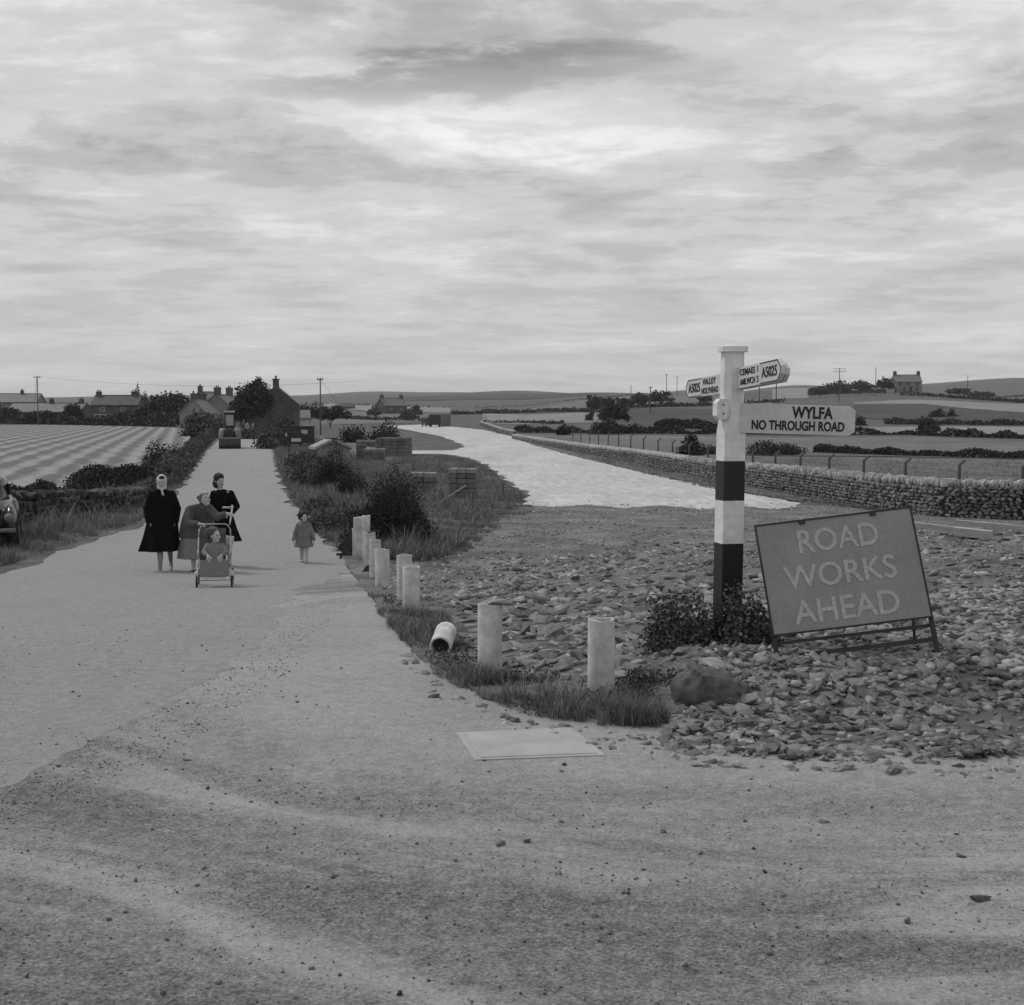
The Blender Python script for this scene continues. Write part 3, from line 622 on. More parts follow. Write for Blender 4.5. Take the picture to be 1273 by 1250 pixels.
bush('mottled ivy covered bank beside the lane below the village', 251, 0, 150, 4.4, 3.2, 3000, 0.3, 'leafmid', 'bush', 'bush')
for px, d, w, h, n, lab in [(217, 245, 10.5, 6.2, 3500, 'broad dark trees massed before the village houses'), (187, 250, 4.5, 4.5, 1500, 'low dark tree between the porch house and the broad trees'),
                         (92, 262, 3.4, 4.6, 1300, 'small dark tree in front of the long barn'), (236, 235, 4.5, 4.5, 1500, 'dark tree right of the broad trees by the pale gable'), (8, 262, 5, 4, 1500, 'dark shrubby tree at the far left edge'), (50, 262, 5, 3.0, 1500, 'low dark shrub tree under the barn wall beside the pole')]:
    tree(lab, px, d, w, h, n, 0.4, 'leaf', 0.15)
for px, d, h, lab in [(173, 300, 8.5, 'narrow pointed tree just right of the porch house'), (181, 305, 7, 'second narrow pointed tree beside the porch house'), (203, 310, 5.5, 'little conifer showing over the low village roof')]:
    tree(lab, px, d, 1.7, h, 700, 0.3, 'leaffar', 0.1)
tree('tall spreading dark tree against the left side of the gabled stone house', 311, 158, 4.2, 6.2, 6500, 0.26, 'leaf', 0.2, clumps=44, name='tree', lean=0.4)
tree('crown of the tall tree next to the stone house chimney', 325, 178, 3.0, 7.4, 2600, 0.26, 'leaf', 0.4)
tree('lower dark tree on the left edge of the tree group by the house', 303, 165, 3.4, 4.6, 2600, 0.26, 'leaf', 0.15)
bush('shrubs at the foot of the gabled house by the lane', 352, 0, 150, 3.6, 2.0, 1800, 0.2, 'leaf', 'bush', 'bush')
bush('shrubs under the tall tree left of the house wall', 316, 0, 140, 3.4, 1.8, 1800, 0.2, 'leafmid', 'bush', 'bush')
tree('dark rounded tree right behind the gabled house', 382, 200, 4.2, 4.2, 1800, 0.3, 'leaf', 0.15)
tree('dark tree clump beside the middle telegraph pole', 411, 230, 6.0, 4.2, 2200, 0.35, 'leaf', 0.12)
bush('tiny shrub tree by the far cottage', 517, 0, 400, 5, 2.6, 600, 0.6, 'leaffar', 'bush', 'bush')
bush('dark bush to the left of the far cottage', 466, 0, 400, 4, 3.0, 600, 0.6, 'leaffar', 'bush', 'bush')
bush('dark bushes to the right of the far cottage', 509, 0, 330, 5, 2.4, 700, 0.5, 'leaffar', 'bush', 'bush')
# right side
tree('tall roundish tree rising in the middle field left of the signpost', 762, 190, 4.2, 3.6, 3600, 0.24, 'leaf', 0.2)
bush('broad dark bush at the foot of the middle field tree', 757, 0, 165, 4.2, 2.1, 3600, 0.2, 'leaf', 'bush', 'bush')
bush('low dark bush right of the middle field tree', 788, 0, 165, 2.4, 1.1, 1500, 0.18, 'leaf', 'bush', 'bush')
bush('small round bush on the hedge line left of the middle field tree', 700, 0, 158, 1.6, 1.5, 900, 0.25, 'leaf', 'bush', 'bush')
bush('tiny tree standing in the pale field edge', 733, 0, 270, 1.7, 2.6, 400, 0.35, 'leaf', 'bush', 'bush')
bush('dark bush just left of the signpost behind the wall', 861, 0, 90, 1.5, 1.35, 1200, 0.16, 'leaf', 'bush', 'bush')
bush('low wide dark brambles left of the signpost behind the wall', 872, 0, 93, 3.2, 0.7, 2600, 0.12, 'leaf', 'bush', 'bush')
bush('wide dark bramble mound right of the signpost beneath the white arm', 962, 0, 92, 4.2, 0.8, 4200, 0.12, 'leaf', 'bush', 'bush')
bush('dark rounded bush by itself on the right hedge line', 1154, 0, 172, 2.5, 2.0, 1600, 0.25, 'leaf', 'bush', 'bush')
bush('dark bush peeping past the tip of the white arm', 1068, 0, 200, 1.8, 1.6, 800, 0.25, 'leaf', 'bush', 'bush')
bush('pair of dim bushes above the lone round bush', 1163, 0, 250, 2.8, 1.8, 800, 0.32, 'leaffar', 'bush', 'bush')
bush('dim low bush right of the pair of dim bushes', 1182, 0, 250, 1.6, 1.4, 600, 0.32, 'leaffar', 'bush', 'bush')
hedge('dark overgrown wall running across the near right fields', [(1012, 563), (1060, 565), (1120, 567), (1200, 569), (1300, 571)], 0.6, 0.55, 8000, 0.13, 'leaf')
hedge('dark hedge line across the middle of the right fields', [(640, 538), (740, 539), (860, 540), (960, 540.5), (1060, 541), (1130, 541), (1180, 543), (1300, 547)], 1.0, 0.85, 9000, 0.26, 'leaf', lumpy=0.8)
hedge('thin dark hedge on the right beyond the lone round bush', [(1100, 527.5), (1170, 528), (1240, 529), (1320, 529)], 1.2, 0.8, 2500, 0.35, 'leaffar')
hedge('short dark hedge at the mid field corner left of the signpost', [(815, 535), (850, 533), (890, 535)], 1.4, 1.3, 1800, 0.3, 'leaf')
hedge('hedge along the lower edge of the pale hillside field', [(600, 513), (680, 512.5), (745, 513)], 1.2, 1.1, 2500, 0.5)
hedge('hedge climbing the bare hillside to the skyline', [(590, 508), (680, 502), (740, 496), (800, 490), (858, 485)], 1.5, 0.8, 2600, 0.5)
hedge('hedge with tree clumps below the bare hilltop', [(772, 509), (800, 507), (850, 506), (880, 505), (940, 502), (975, 500)], 1.6, 1.1, 2200, 0.55)
hedge('dark hedge below the hilltop house running right', [(1120, 492), (1180, 495), (1240, 499), (1320, 503)], 1.5, 1.1, 2200, 0.6)
hedge('low hedge on the far right skyline field', [(1180, 490), (1230, 492), (1320, 496)], 1.5, 1.4, 1500, 0.7)
hedge('hedge across the hilltop field left of the white house', [(1005, 492), (1040, 490), (1100, 489)], 1.6, 1.2, 1500, 0.7)
hedge('low dark hedge beside the bend of the new road', [(560, 516), (600, 515), (645, 514)], 1.2, 1.0, 1200, 0.45)
hedge('thin dark hedge across the far field above the cottage', [(395, 502), (450, 504.5), (520, 507), (560, 508)], 1.5, 1.0, 1200, 0.6)
hedge('thin dark hedge crossing the field behind the road bend', [(600, 526.5), (650, 526.5), (700, 527)], 0.9, 0.6, 900, 0.35)
hedge('dark hedge from the vans towards the far cottage', [(415, 521), (470, 523), (540, 524)], 1.2, 0.9, 1500, 0.4)
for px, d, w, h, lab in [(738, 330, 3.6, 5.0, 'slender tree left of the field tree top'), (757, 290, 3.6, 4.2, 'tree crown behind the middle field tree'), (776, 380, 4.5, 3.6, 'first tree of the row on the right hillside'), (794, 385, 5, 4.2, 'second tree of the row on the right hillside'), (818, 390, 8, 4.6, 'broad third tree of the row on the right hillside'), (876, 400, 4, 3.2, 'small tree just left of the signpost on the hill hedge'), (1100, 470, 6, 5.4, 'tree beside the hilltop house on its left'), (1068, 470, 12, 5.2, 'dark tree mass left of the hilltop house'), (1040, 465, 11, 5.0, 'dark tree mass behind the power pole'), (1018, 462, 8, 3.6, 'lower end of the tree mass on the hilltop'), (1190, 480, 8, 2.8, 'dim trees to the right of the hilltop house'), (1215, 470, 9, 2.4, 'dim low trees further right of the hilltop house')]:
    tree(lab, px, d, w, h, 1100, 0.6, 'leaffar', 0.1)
# ------------------------------------------------------------------ stone walls
def stone_wall(label, base, hs, thick, size, nface, ncop, m='wallstone', cop='coping', cophgt=0.3, copw=0.14, reverse=False, capgap=0.0, endcut=None):
    P = [G(*p) for p in base]; seg = [(P[i+1]-P[i]).length for i in range(len(P)-1)]; cum = np.concatenate([[0], np.cumsum(seg)]); tot = cum[-1]
    root = empty('stone_wall', P[0], label, 'wall'); o0 = Vector(P[0])
    def at(t):
        i = min(max(int(np.searchsorted(cum, t, side='right')-1), 0), len(seg)-1); f = (t-cum[i])/seg[i]; p = P[i].lerp(P[i+1], f)
        d = (P[i+1]-P[i]); a = math.atan2(d.y, d.x); nrm = Vector((math.sin(a), -math.cos(a), 0))
        if nrm.dot(-p) < 0: nrm = -nrm
        hh = hs[i]*(1-f)+hs[i+1]*f; return Vector((p.x, p.y, Hs(p.x, p.y))), a, nrm, hh
    core = MB(); st = np.arange(0, tot, 1.5)
    for a_, b_ in zip(st[:-1], st[1:]):
        p, _, n1, h1 = at(a_); q, _, n2, h2 = at(b_); w = thick/2*0.8
        V = [p+n1*w, q+n2*w, q-n2*w, p-n1*w]; V = [v-o0-Vector((0, 0, 0.3)) for v in V]+[V[0]-o0+Vector((0, 0, h1*0.95)), V[1]-o0+Vector((0, 0, h2*0.95)), V[2]-o0+Vector((0, 0, h2*0.95)), V[3]-o0+Vector((0, 0, h1*0.95))]
        core.add(V, [(0, 3, 2, 1), (4, 5, 6, 7), (0, 1, 5, 4), (2, 3, 7, 6), (1, 2, 6, 5), (0, 4, 7, 3)])
    core.build('wall_core', M['earthshade'], root)
    face = []; cops = []
    t = 0.0
    while t < tot:
        p, a, nr, hh = at(t); w = copw*random.uniform(0.7, 1.4); ch = cophgt*random.uniform(0.82, 1.12)
        cops.append((p+Vector((0, 0, hh+ch*0.42))-nr*0.0, (random.gauss(0, .05), random.gauss(0, .12), a+random.gauss(0, .06)), (w*1.02, thick*1.02, ch))); t += w
    row = 0; z = 0.0
    cand = []
    t = 0.0
    while z < max(hs):
        rh = size*random.uniform(0.55, 0.85); t = random.random()*size
        while t < tot:
            p, a, nr, hh = at(t); w = size*random.uniform(0.7, 1.5)
            if z+rh*0.5 < hh+0.02:
                face.append((p+Vector((0, 0, z+rh/2))+nr*(thick*0.42+random.uniform(-.02, .035)), (random.gauss(0, .07), random.gauss(0, .09), a+random.gauss(0, .08)), (w*1.05, thick*0.35, rh*1.12)))
            t += w
        z += rh
    for lst, nmax, nm, mm, mmM in ((face, nface, 'stone', m, m+'M'), (cops, ncop, 'coping_stone', cop, cop+'M')):
        vis = lambda s: (abs((s[0].x)/max(s[0].y, 1)*F+636.5-636.5) < 660)
        lst.sort(key=lambda s: (0 if vis(s) else 1, s[0].length))
        for c, r, s in lst[:nmax]:
            o = link(nm, HT[random.randrange(8)], None, root, c-o0)
            o.rotation_euler = r; o.scale = (s[0]*1.12, s[1]*1.12, s[2]*1.12)
            o['__m'] = mm
        rest = lst[nmax:]
        if rest:
            C = np.array([tuple(c) for c, _, _ in rest]); Rr = np.array([r for _, r, _ in rest]); Sc = np.array([s for _, _, s in rest])*1.12
            oo = scatter(nm+'s', [tpl(h) for h in HT], C, rotm(Rr[:, 0], Rr[:, 1], Rr[:, 2]), Sc, M[mmM], root, tuple(o0)); oo['kind'] = 'stuff'
    return root
_hm = {}
def fix_stone_materials():
    for o in bpy.data.objects:
        if '__m' in o.keys():
            k = (o.data.name, o['__m'])
            if k not in _hm:
                me = o.data.copy(); me.materials.clear(); me.materials.append(M[o['__m']]); me.name = 'stone'; _hm[k] = me
            o.data = _hm[k]; del o['__m']
stone_wall('long new dry stone wall with pale coping curving along the right side', [(1480, 651), (1273, 647), (1180, 643), (1110, 635), (1060, 627), (1000, 616), (945, 607), (890, 598), (800, 578), (720, 563), (670, 553), (640, 546)], [0.85, 0.85, 0.83, 0.82, 0.8, 0.78, 0.72, 0.68, 0.58, 0.45, 0.38, 0.3], 0.5, 0.145, 300, 300, cophgt=0.24, copw=0.09)
stone_wall('low stone wall edging the far bend of the new road', [(640, 543), (622, 538), (605, 531), (598, 528)], [0.5, 0.5, 0.5, 0.5], 0.4, 0.3, 40, 60, cophgt=0.2, copw=0.3)
stone_wall('old dark stone wall with upright coping at the left verge', [(-120, 672), (0, 657), (60, 649), (120, 640), (180, 626)], [0.72, 0.66, 0.58, 0.45, 0.3], 0.45, 0.2, 220, 150, m='oldstone', cop='oldstone', cophgt=0.28, copw=0.2)
# ------------------------------------------------------------------ rubble
def stones_on(n, poly, s0, s1, bias, flat, zf=None, sink=0.25, pw=2.2):
    P = sample(poly, n, bias); s = s0+(s1-s0)*rng.random(n)**pw
    z = H(P[:, 0], P[:, 1])+(zf(P[:, 0], P[:, 1]) if zf else 0)+s*flat*(0.5-sink)
    R = rotm(rng.normal(0, .28, n), rng.normal(0, .28, n), rng.random(n)*6.28); Sc = np.stack([s, s*rng.uniform(0.55, 0.95, n), s*flat*rng.uniform(0.6, 1.5, n)], 1)
    return np.stack([P[:, 0], P[:, 1], z], 1), R, Sc
def heap(name, label, cat, poly, n, s0, s1, bias, flat, keep, zf=rubz, m='stone', pw=2.2):
    P, R, Sc = stones_on(n, poly, s0, s1, bias, flat, zf, pw=pw); o0 = Vector(P.mean(0)); o0.z = Hs(o0.x, o0.y)
    root = empty(name, o0, label, cat)
    ap = Sc[:, 0]/np.maximum(P[:, 1], 1); inv = np.abs(P[:, 0]/P[:, 1]) < 0.375; order = np.argsort(-(ap*inv)); keepi = order[:keep]; rest = order[keep:]
    for i in keepi:
        o = link('stone', HT[random.randrange(8)], None, root, Vector(P[i])-o0); o.rotation_euler = Matrix(R[i].tolist()).to_euler(); o.scale = Sc[i].tolist(); o['__m'] = m
    oo = scatter('loose_stones', [tpl(h) for h in HT], P[rest], R[rest], Sc[rest], M[m+'M'], root, tuple(o0)); oo['kind'] = 'stuff'
    return root
hp = poly_px([(818, 935), (900, 945), (1050, 950), (1273, 945), (1450, 950), (1500, 800), (1400, 720), (1273, 715), (1100, 770), (960, 790), (900, 800), (850, 850), (830, 900)])
heap('rubble_heap', 'big heap of broken flat stones under and around the road works board', 'rubble', hp, 28000, 0.018, 0.17, 0.4, 0.34, 300, pw=5.0)
rf = poly_px([(560, 745), (590, 830), (700, 850), (820, 850), (900, 830), (940, 780), (1100, 760), (1273, 710), (1273, 660), (1100, 655), (900, 672), (700, 690), (600, 700)])
heap('rubble_spread', 'spread of flat broken stones behind the upright white pipes', 'rubble', rf, 22000, 0.02, 0.27, 1.4, 0.26, 300, pw=7.5)
far_r = poly_px([(455, 700), (540, 702), (575, 682), (610, 654), (650, 634), (820, 635), (990, 637), (1020, 626), (1110, 640), (1400, 655), (1420, 715), (1100, 700), (800, 712), (560, 760), (480, 745)])
P, R, Sc = stones_on(18000, far_r, 0.025, 0.12, 1.3, 0.4, rubz, pw=4)
T(scatter('far_rubble', [tpl(h) for h in HT], P, R, Sc, M['stoneM']), kind='stuff')
# loose grit along the broken edge of the tarmac, and over the near edge of the new road
ge = poly_px([(430, 700), (372, 734), (336, 782), (298, 826), (215, 874), (120, 918), (45, 958), (-60, 1008), (-40, 1060), (80, 1000), (180, 950), (270, 905), (345, 850), (400, 790), (450, 735)])
P, R, Sc = stones_on(14000, ge, 0.004, 0.022, 0.5, 0.6, None, pw=5); P[:, 2] += 0.012; T(scatter('edge_grit', [tpl(h) for h in HT[:4]], P, R, Sc, M['grit']), kind='stuff')
fg = np.array([(-3.3, 4.4), (2.6, 4.4), (4.4, 8.0), (1.0, 8.6), (-3.5, 9.5), (-4.6, 8.5)])
P, R, Sc = stones_on(34000, fg, 0.004, 0.015, 0.8, 0.6, None, pw=3); rr_ = np.hypot(P[:, 0]-2, P[:, 1]-13.2); k_ = rng.random(len(P)) < np.clip(0.12+0.9*np.clip(0.5+0.5*np.sin(rr_*4.2+np.sin(P[:, 0]*1.3))*1.0, 0, 1)*np.clip((rr_-5.6)/2.2, 0, 1), 0, 1); P[:, 2] += 0.012
T(scatter('road_grit', [tpl(h) for h in HT[:4]], P[k_], R[k_], Sc[k_], M['grit']), kind='stuff')
gr = poly_px([(640, 626), (760, 623), (900, 622), (1000, 620), (1020, 634), (900, 638), (760, 640), (640, 640)])
P, R, Sc = stones_on(5000, gr, 0.02, 0.13, 0.0, 0.35, None, pw=4); k_ = rng.random(len(P)) < np.clip((43.5-P[:, 1])/3.5, 0.04, 1); T(scatter('road_edge_gravel', [tpl(h) for h in HT[:4]], P[k_], R[k_], Sc[k_], M['stoneM']), kind='stuff')
# edge spill and loose pebbles on the dirt
edge = poly_px([(500, 812), (560, 862), (640, 895), (800, 915), (900, 945), (1273, 950), (1273, 972), (1100, 965), (900, 960), (800, 945), (640, 910), (540, 870), (490, 820)])
P, R, Sc = stones_on(600, edge, 0.02, 0.12, 0.0, 0.4, None, pw=3); T(scatter('edge_stones', [tpl(h) for h in HT], P, R, Sc, M['stoneM']), kind='stuff')
pp = np.array([(-3.6, 4.2), (3.2, 4.2), (4.8, 8.2), (0.5, 9.4), (-3.2, 14), (-7.0, 15), (-4.5, 8)])
P, R, Sc = stones_on(2000, pp, 0.006, 0.035, 0.5, 0.55, None, pw=5); P[:, 2] += 0.014; T(scatter('pebbles', [tpl(h) for h in HT[:4]], P, R, Sc, M['pebble']), kind='stuff')
n = 9000; r = 6.2+rng.random(n)**0.9*3.2; r = r+0.25*np.sin(r*9); a = rng.uniform(-2.6, 0.75, n)-math.pi/2+0.0
X = 2.0+r*np.cos(a-0.1); Y = 13.2+r*np.sin(a-0.1); ok = (Y < 13) & (Y > 3.8); X, Y = X[ok], Y[ok]; n = len(X)
s = 0.005+0.013*rng.random(n)**5; P = np.stack([X, Y, H(X, Y)+0.014+s*0.2], 1)
T(scatter('track_gravel', [tpl(h) for h in HT[:4]], P, rotm(rng.random(n), rng.random(n), rng.random(n)*6), np.stack([s, s*0.8, s*0.6], 1), M['pebble']), kind='stuff')
for px, py, s, lab in [(1216, 1123, (0.075, 0.05, 0.03), 'oblong dark stone alone on the dirt at lower right'), (620, 1054, (0.045, 0.03, 0.022), 'left of two small dark stones on the dirt below the slab'), (655, 1051, (0.032, 0.03, 0.024), 'right of two small dark stones on the dirt below the slab'), (1195, 1069, (0.026, 0.026, 0.02), 'small round dark stone above the oblong one'), (1025, 1026, (0.05, 0.03, 0.014), 'thin flat dark stone on the dirt near the heap'), (740, 1094+50, (0.03, 0.02, 0.014), 'little dark stone in the lower middle of the dirt'), (893, 934, (0.08, 0.06, 0.045), 'rounded dark stone at the front foot of the heap'), (234, 948, (0.04, 0.03, 0.012), 'small flat dark chip on the dirt in the left foreground'), (1128, 1152, (0.028, 0.025, 0.02), 'small dark stone left of the oblong one'), (1080, 950, (0.06, 0.04, 0.016), 'thin flat stone just in front of the heap centre'), (1106, 965, (0.05, 0.045, 0.04), 'dark chunk of stone fallen in front of the heap')]:
    c = G(px, py); o = link('loose_stone', HT[random.randrange(8)], None, None, (c.x, c.y, c.z+0.012+s[2]*0.3)); o.scale = (s[0]*1.6, s[1]*1.6, s[2]*1.6); o.rotation_euler = (0.05, 0.1, random.random()); o['__m'] = 'pebble'; T(o, lab, 'stone')
# boulder
c = G(880, 874); mb = MB(); mb.ell((0, 0, 0.10), (0.235, 0.17, 0.15), (0, 0.12, 0), 22, 14); mb.ell((-0.10, 0.0, 0.10), (0.16, 0.15, 0.155), None, 18, 12); mb.ell((0.14, 0, 0.06), (0.16, 0.14, 0.13), None, 16, 10)
mb.box((0, 0.02, 0.08), (0.40, 0.24, 0.22), (0.05, 0.1, 0.1)); mb.box((-0.03, 0.0, 0.13), (0.26, 0.22, 0.22), (0.3, 0.2, 0.5))
o = mb.blob('boulder', M['boulder'], None, 0.014, 4, c)
from mathutils import noise as mn
for v in o.data.vertices:
    k_ = v.co*7; v.co += v.normal*(0.030*mn.noise(k_)+0.014*mn.noise(k_*2.7)+0.012*(abs(mn.noise(k_*1.4+Vector((3, 1, 2))))-0.2))
T(o, 'large smooth boulder at the foot of the signpost in front of the weeds', 'boulder')
# ------------------------------------------------------------------ lettering
def text(name, s, height, m, parent, loc, rot=(math.pi/2, 0, 0), width=None, bold=0.0, align='LEFT', depth=0.002, spacing=1.0):
    cu = bpy.data.curves.new('text', 'FONT'); cu.body = s; cu.size = 1.0; cu.offset = bold; cu.extrude = 0.01; cu.resolution_u = 4; cu.space_character = spacing
    o = bpy.data.objects.new('text', cu); COL.objects.link(o); dg = bpy.context.evaluated_depsgraph_get()
    me = bpy.data.meshes.new_from_object(o.evaluated_get(dg)); bpy.data.objects.remove(o)
    V = np.array([v.co[:] for v in me.vertices]); lo, hi = V.min(0), V.max(0); sx = height/(hi[1]-lo[1]); sxx = (width/(hi[0]-lo[0])) if width else sx
    for v in me.vertices:
        x = (v.co.x-lo[0])*sxx; v.co = (x, (v.co.y-lo[1])*sx, v.co.z*depth/0.01)
    if align == 'CENTER':
        w = (hi[0]-lo[0])*sxx/2
        for v in me.vertices: v.co.x -= w
    me.materials.clear(); me.name = name; o = link(name, me, m, parent, loc); o.rotation_euler = rot; return o
# ------------------------------------------------------------------ fingerpost
pd = 11.0; pb = AT(903, 838, pd); px0 = pb.x; zt = AT(911, 437, pd).z
post = empty('signpost', (px0, pd, Hs(px0, pd)), 'striped black and white wooden signpost with three direction arms beside the road works board', 'signpost', rz=0)
gz = post.location.z; hz = lambda py: AT(905, py, pd).z-gz
lean = (AT(911, 430, pd).x-px0)/(zt-gz)
def square(mb, z0, z1, w0, w1, cut0=0.0, cut1=0.0):
    R = Matrix.Rotation(rad(14), 3, 'Z')
    def ring(z, w, c):
        h = w/2; pts = [(-h+c, -h), (h-c, -h), (h, -h+c), (h, h-c), (h-c, h), (-h+c, h), (-h, h-c), (-h, -h+c)]
        return [R @ Vector((a, b, z))+Vector((lean*z, 0, 0)) for a, b in pts]
    V = ring(z0, w0, cut0)+ring(z1, w1, cut1)
    mb.add(V, [(i, (i+1) % 8, 8+(i+1) % 8, 8+i) for i in range(8)]+[tuple(range(7, -1, -1)), tuple(range(8, 16))])
c0 = 0.006
for nm, m, a, b_, w0, w1, c1, c2 in [('painted_band', 'post_black', None, 675, .182, .182, c0, c0), ('painted_band', 'post_white', 675, 622, .182, .181, c0, c0), ('painted_band', 'post_black', 622, 573, .181, .180, c0, c0), ('painted_band', 'post_white', 573, 537, .180, .180, c0, c0), ('shaft', 'post_white', 537, 520, .180, .178, c0, 0.046), ('shaft', 'post_white', 520, 437, .178, .164, .046, .042)]:
    mb = MB(); square(mb, -0.4 if a is None else hz(a), hz(b_), w0, w1, c1, c2); o = mb.build(nm, M[m], post)
    if a is None: o['label'] = 'bottom black band of the post sunk among weeds'
mb = MB(); square(mb, hz(438), hz(431), .216, .216, .05, .05); square(mb, hz(431), hz(429.6), .200, .15, .046, .04); bevel(mb.build('cap', M['post_white'], post), 0.003)
def arm(ang, tilt, org, length, hgt, name='arm', lab=None, tip=0.07, both=True, m='finger', thick=0.035):
    e = MB(); h = hgt/2
    e.prism([(0, -h), (length-tip, -h), (length, -h+tip*0.75 if tip > .06 else -h+tip*.6), (length, h-tip*0.75 if tip > .06 else h-tip*.6), (length-tip, h), (0, h)], -thick/2, thick/2)
    o = e.build(name, M[m], post, org); o.rotation_euler = (0, -tilt, ang); bevel(o, 0.003)
    if lab: o['label'] = lab
    return o
zc = hz(520); L1 = 0.93
a1 = arm(rad(4), rad(-1.6), (lean*zc+0.06, -0.075, zc), L1, 0.235, lab='long white arm reading WYLFA NO THROUGH ROAD', tip=0.05)
yf = -0.0195
text('lettering', 'WYLFA', 0.096, M['letter_black'], a1, (0.41, yf, 0.010), width=0.335, bold=0.03)
text('lettering', 'NO THROUGH ROAD', 0.079, M['letter_black'], a1, (0.088, yf, -0.088), width=0.755, bold=0.03)
st = MB(); st.prism([(-0.055, -0.052), (-0.025, -0.083), (0.03, -0.083), (0.05, -0.05), (0.05, 0.05), (0.03, 0.083), (-0.025, 0.083), (-0.055, 0.052)], -0.06, 0.03)
o = st.build('arm_stub', M['post_white'], post, (lean*hz(509)-0.098, -0.06, hz(509))); o.rotation_euler = (0, 0, rad(14)); bevel(o, 0.004)
for dz in (-0.035, 0.035):
    b = MB(); b.tube((0, -0.066, dz), (0, -0.058, dz), 0.007, n=8); b.build('bolt', M['blackmetal'], o)
def border(armo, x0, x1, hh, tip, y, th=0.007, open_left=True):
    b = MB(); z = hh/2-0.008; pts = [(x0, z), (x1-tip, z), (x1-0.008, 0.02), (x1-0.008, -0.02), (x1-tip, -z), (x0, -z)]
    for p, q in zip(pts[:-1], pts[1:]):
        d = Vector((q[0]-p[0], 0, q[1]-p[1])); L = d.length; a = math.atan2(d.z, d.x); b.box(((p[0]+q[0])/2, y, (p[1]+q[1])/2), (L+th, 0.003, th), (0, -a, 0))
    b.build('border', M['letter_black'], armo)
# right arm, swinging towards the viewer
a2 = arm(rad(-81), rad(2.5), (lean*hz(471)+0.04, -0.05, hz(471)), 1.02, 0.165, lab='right hand arm reading CEMAES AMLWCH A5025', tip=0.07)
text('lettering', 'CEMAES', 0.050, M['letter_black'], a2, (0.10, yf, 0.014), width=0.36, bold=0.010)
text('lettering', 'AMLWCH', 0.050, M['letter_black'], a2, (0.10, yf, -0.062), width=0.36, bold=0.010)
text('lettering', '1', 0.050, M['letter_black'], a2, (0.515, yf, 0.014), bold=0.010)
text('lettering', '5', 0.050, M['letter_black'], a2, (0.505, yf, -0.062), bold=0.010)
text('lettering', 'A5025', 0.078, M['letter_black'], a2, (0.61, yf, -0.037), width=0.33, bold=0.012)
border(a2, 0.58, 1.02, 0.165, 0.07, -0.019)
a2b = arm(rad(-81), rad(2.5), (lean*hz(471)+0.082, -0.045, hz(473)), 1.0, 0.150, lab='second arm just behind the right hand arm', tip=0.07)
# left arm, swinging away
Lt = Vector((lean*hz(478)-0.075, 0.08, hz(477))); ang = math.atan2(-1.0, 0.16)
e = MB(); h = 0.08; Ln = 1.02
e.prism([(0, -h*0.35), (0.06, -h), (Ln, -h), (Ln, h), (0.06, h), (0, h*0.35)], -0.0175, 0.0175)
a3 = e.build('arm', M['finger'], post, (Lt.x-0.14, Lt.y+1.0, Lt.z-0.032)); a3.rotation_euler = (0, rad(-1.8), ang); bevel(a3, 0.003); a3['label'] = 'left hand arm reading A5025 VALLEY HOLYHEAD'
text('lettering', 'A5025', 0.078, M['letter_black'], a3, (0.085, yf, -0.037), width=0.34, bold=0.012)
text('lettering', 'VALLEY', 0.050, M['letter_black'], a3, (0.50, yf, 0.014), width=0.36, bold=0.010)
text('lettering', 'HOLYHEAD', 0.050, M['letter_black'], a3, (0.47, yf, -0.062), width=0.46, bold=0.010)
b = MB(); z = 0.072
for p, q in (((0.45, z), (0.07, z)), ((0.07, z), (0.008, 0.022)), ((0.008, 0.022), (0.008, -0.022)), ((0.008, -0.022), (0.07, -z)), ((0.07, -z), (0.45, -z))):
    d = Vector((q[0]-p[0], 0, q[1]-p[1])); b.box(((p[0]+q[0])/2, -0.019, (p[1]+q[1])/2), (d.length+.007, 0.003, 0.006), (0, -math.atan2(d.z, d.x), 0))
b.build('border', M['letter_black'], a3)
# ------------------------------------------------------------------ road works board
bl = AT(960, 789, 10.05); br = AT(1155, 769, 10.05); tl = AT(940, 656, 10.33); tr = AT(1135, 629, 10.33)
Wd = ((br-bl).length+(tr-tl).length)/2; Hd = ((tl-bl).length+(tr-br).length)/2
ex = ((br-bl)+(tr-tl)).normalized(); ez = (tl-bl)+(tr-br); ez = (ez-ex*ez.dot(ex)).normalized(); ey = ez.cross(ex)
cen = (bl+br+tl+tr)/4; lp = AT(962, 826, 10.05)
rw = empty('road_works_sign', cen-ez*(Hd/2+0.20), 'tilted board reading ROAD WORKS AHEAD standing on the rubble heap on a black metal frame', 'sign')
rw.rotation_euler = Matrix((ex, ey, ez)).transposed().to_euler()
z0 = 0.20
o = MB().box((0, 0, z0+Hd/2), (Wd-0.012, 0.008, Hd-0.012)).build('panel', M['signface'], rw)
for s, hh, w_, yy in (('ROAD', 0.180, 0.605, 0.590), ('WORKS', 0.180, 0.84, 0.325), ('AHEAD', 0.180, 0.79, 0.060)):
    text('lettering', s, hh, M['signletter'], rw, ({'ROAD': 0.01, 'WORKS': -0.02, 'AHEAD': -0.02}[s], -0.0065, z0+yy), width=w_, align='CENTER', depth=0.0015, bold=0.012)
fr = MB(); t = 0.012
for c_, s_ in (((0, 0, z0+Hd), (Wd+t, .022, t)), ((0, 0, z0), (Wd+t, .022, t)), ((-Wd/2, 0, z0+Hd/2), (t, .022, Hd-t)), ((Wd/2, 0, z0+Hd/2), (t, .022, Hd-t))): fr.box(c_, s_)
fr.build('panel_frame', M['blackmetal'], rw)
for k in (-0.24, 0.30): MB().box((k, -0.012, z0+Hd-0.016), (0.045, 0.012, 0.028)).build('clip', M['blackmetal'], rw)
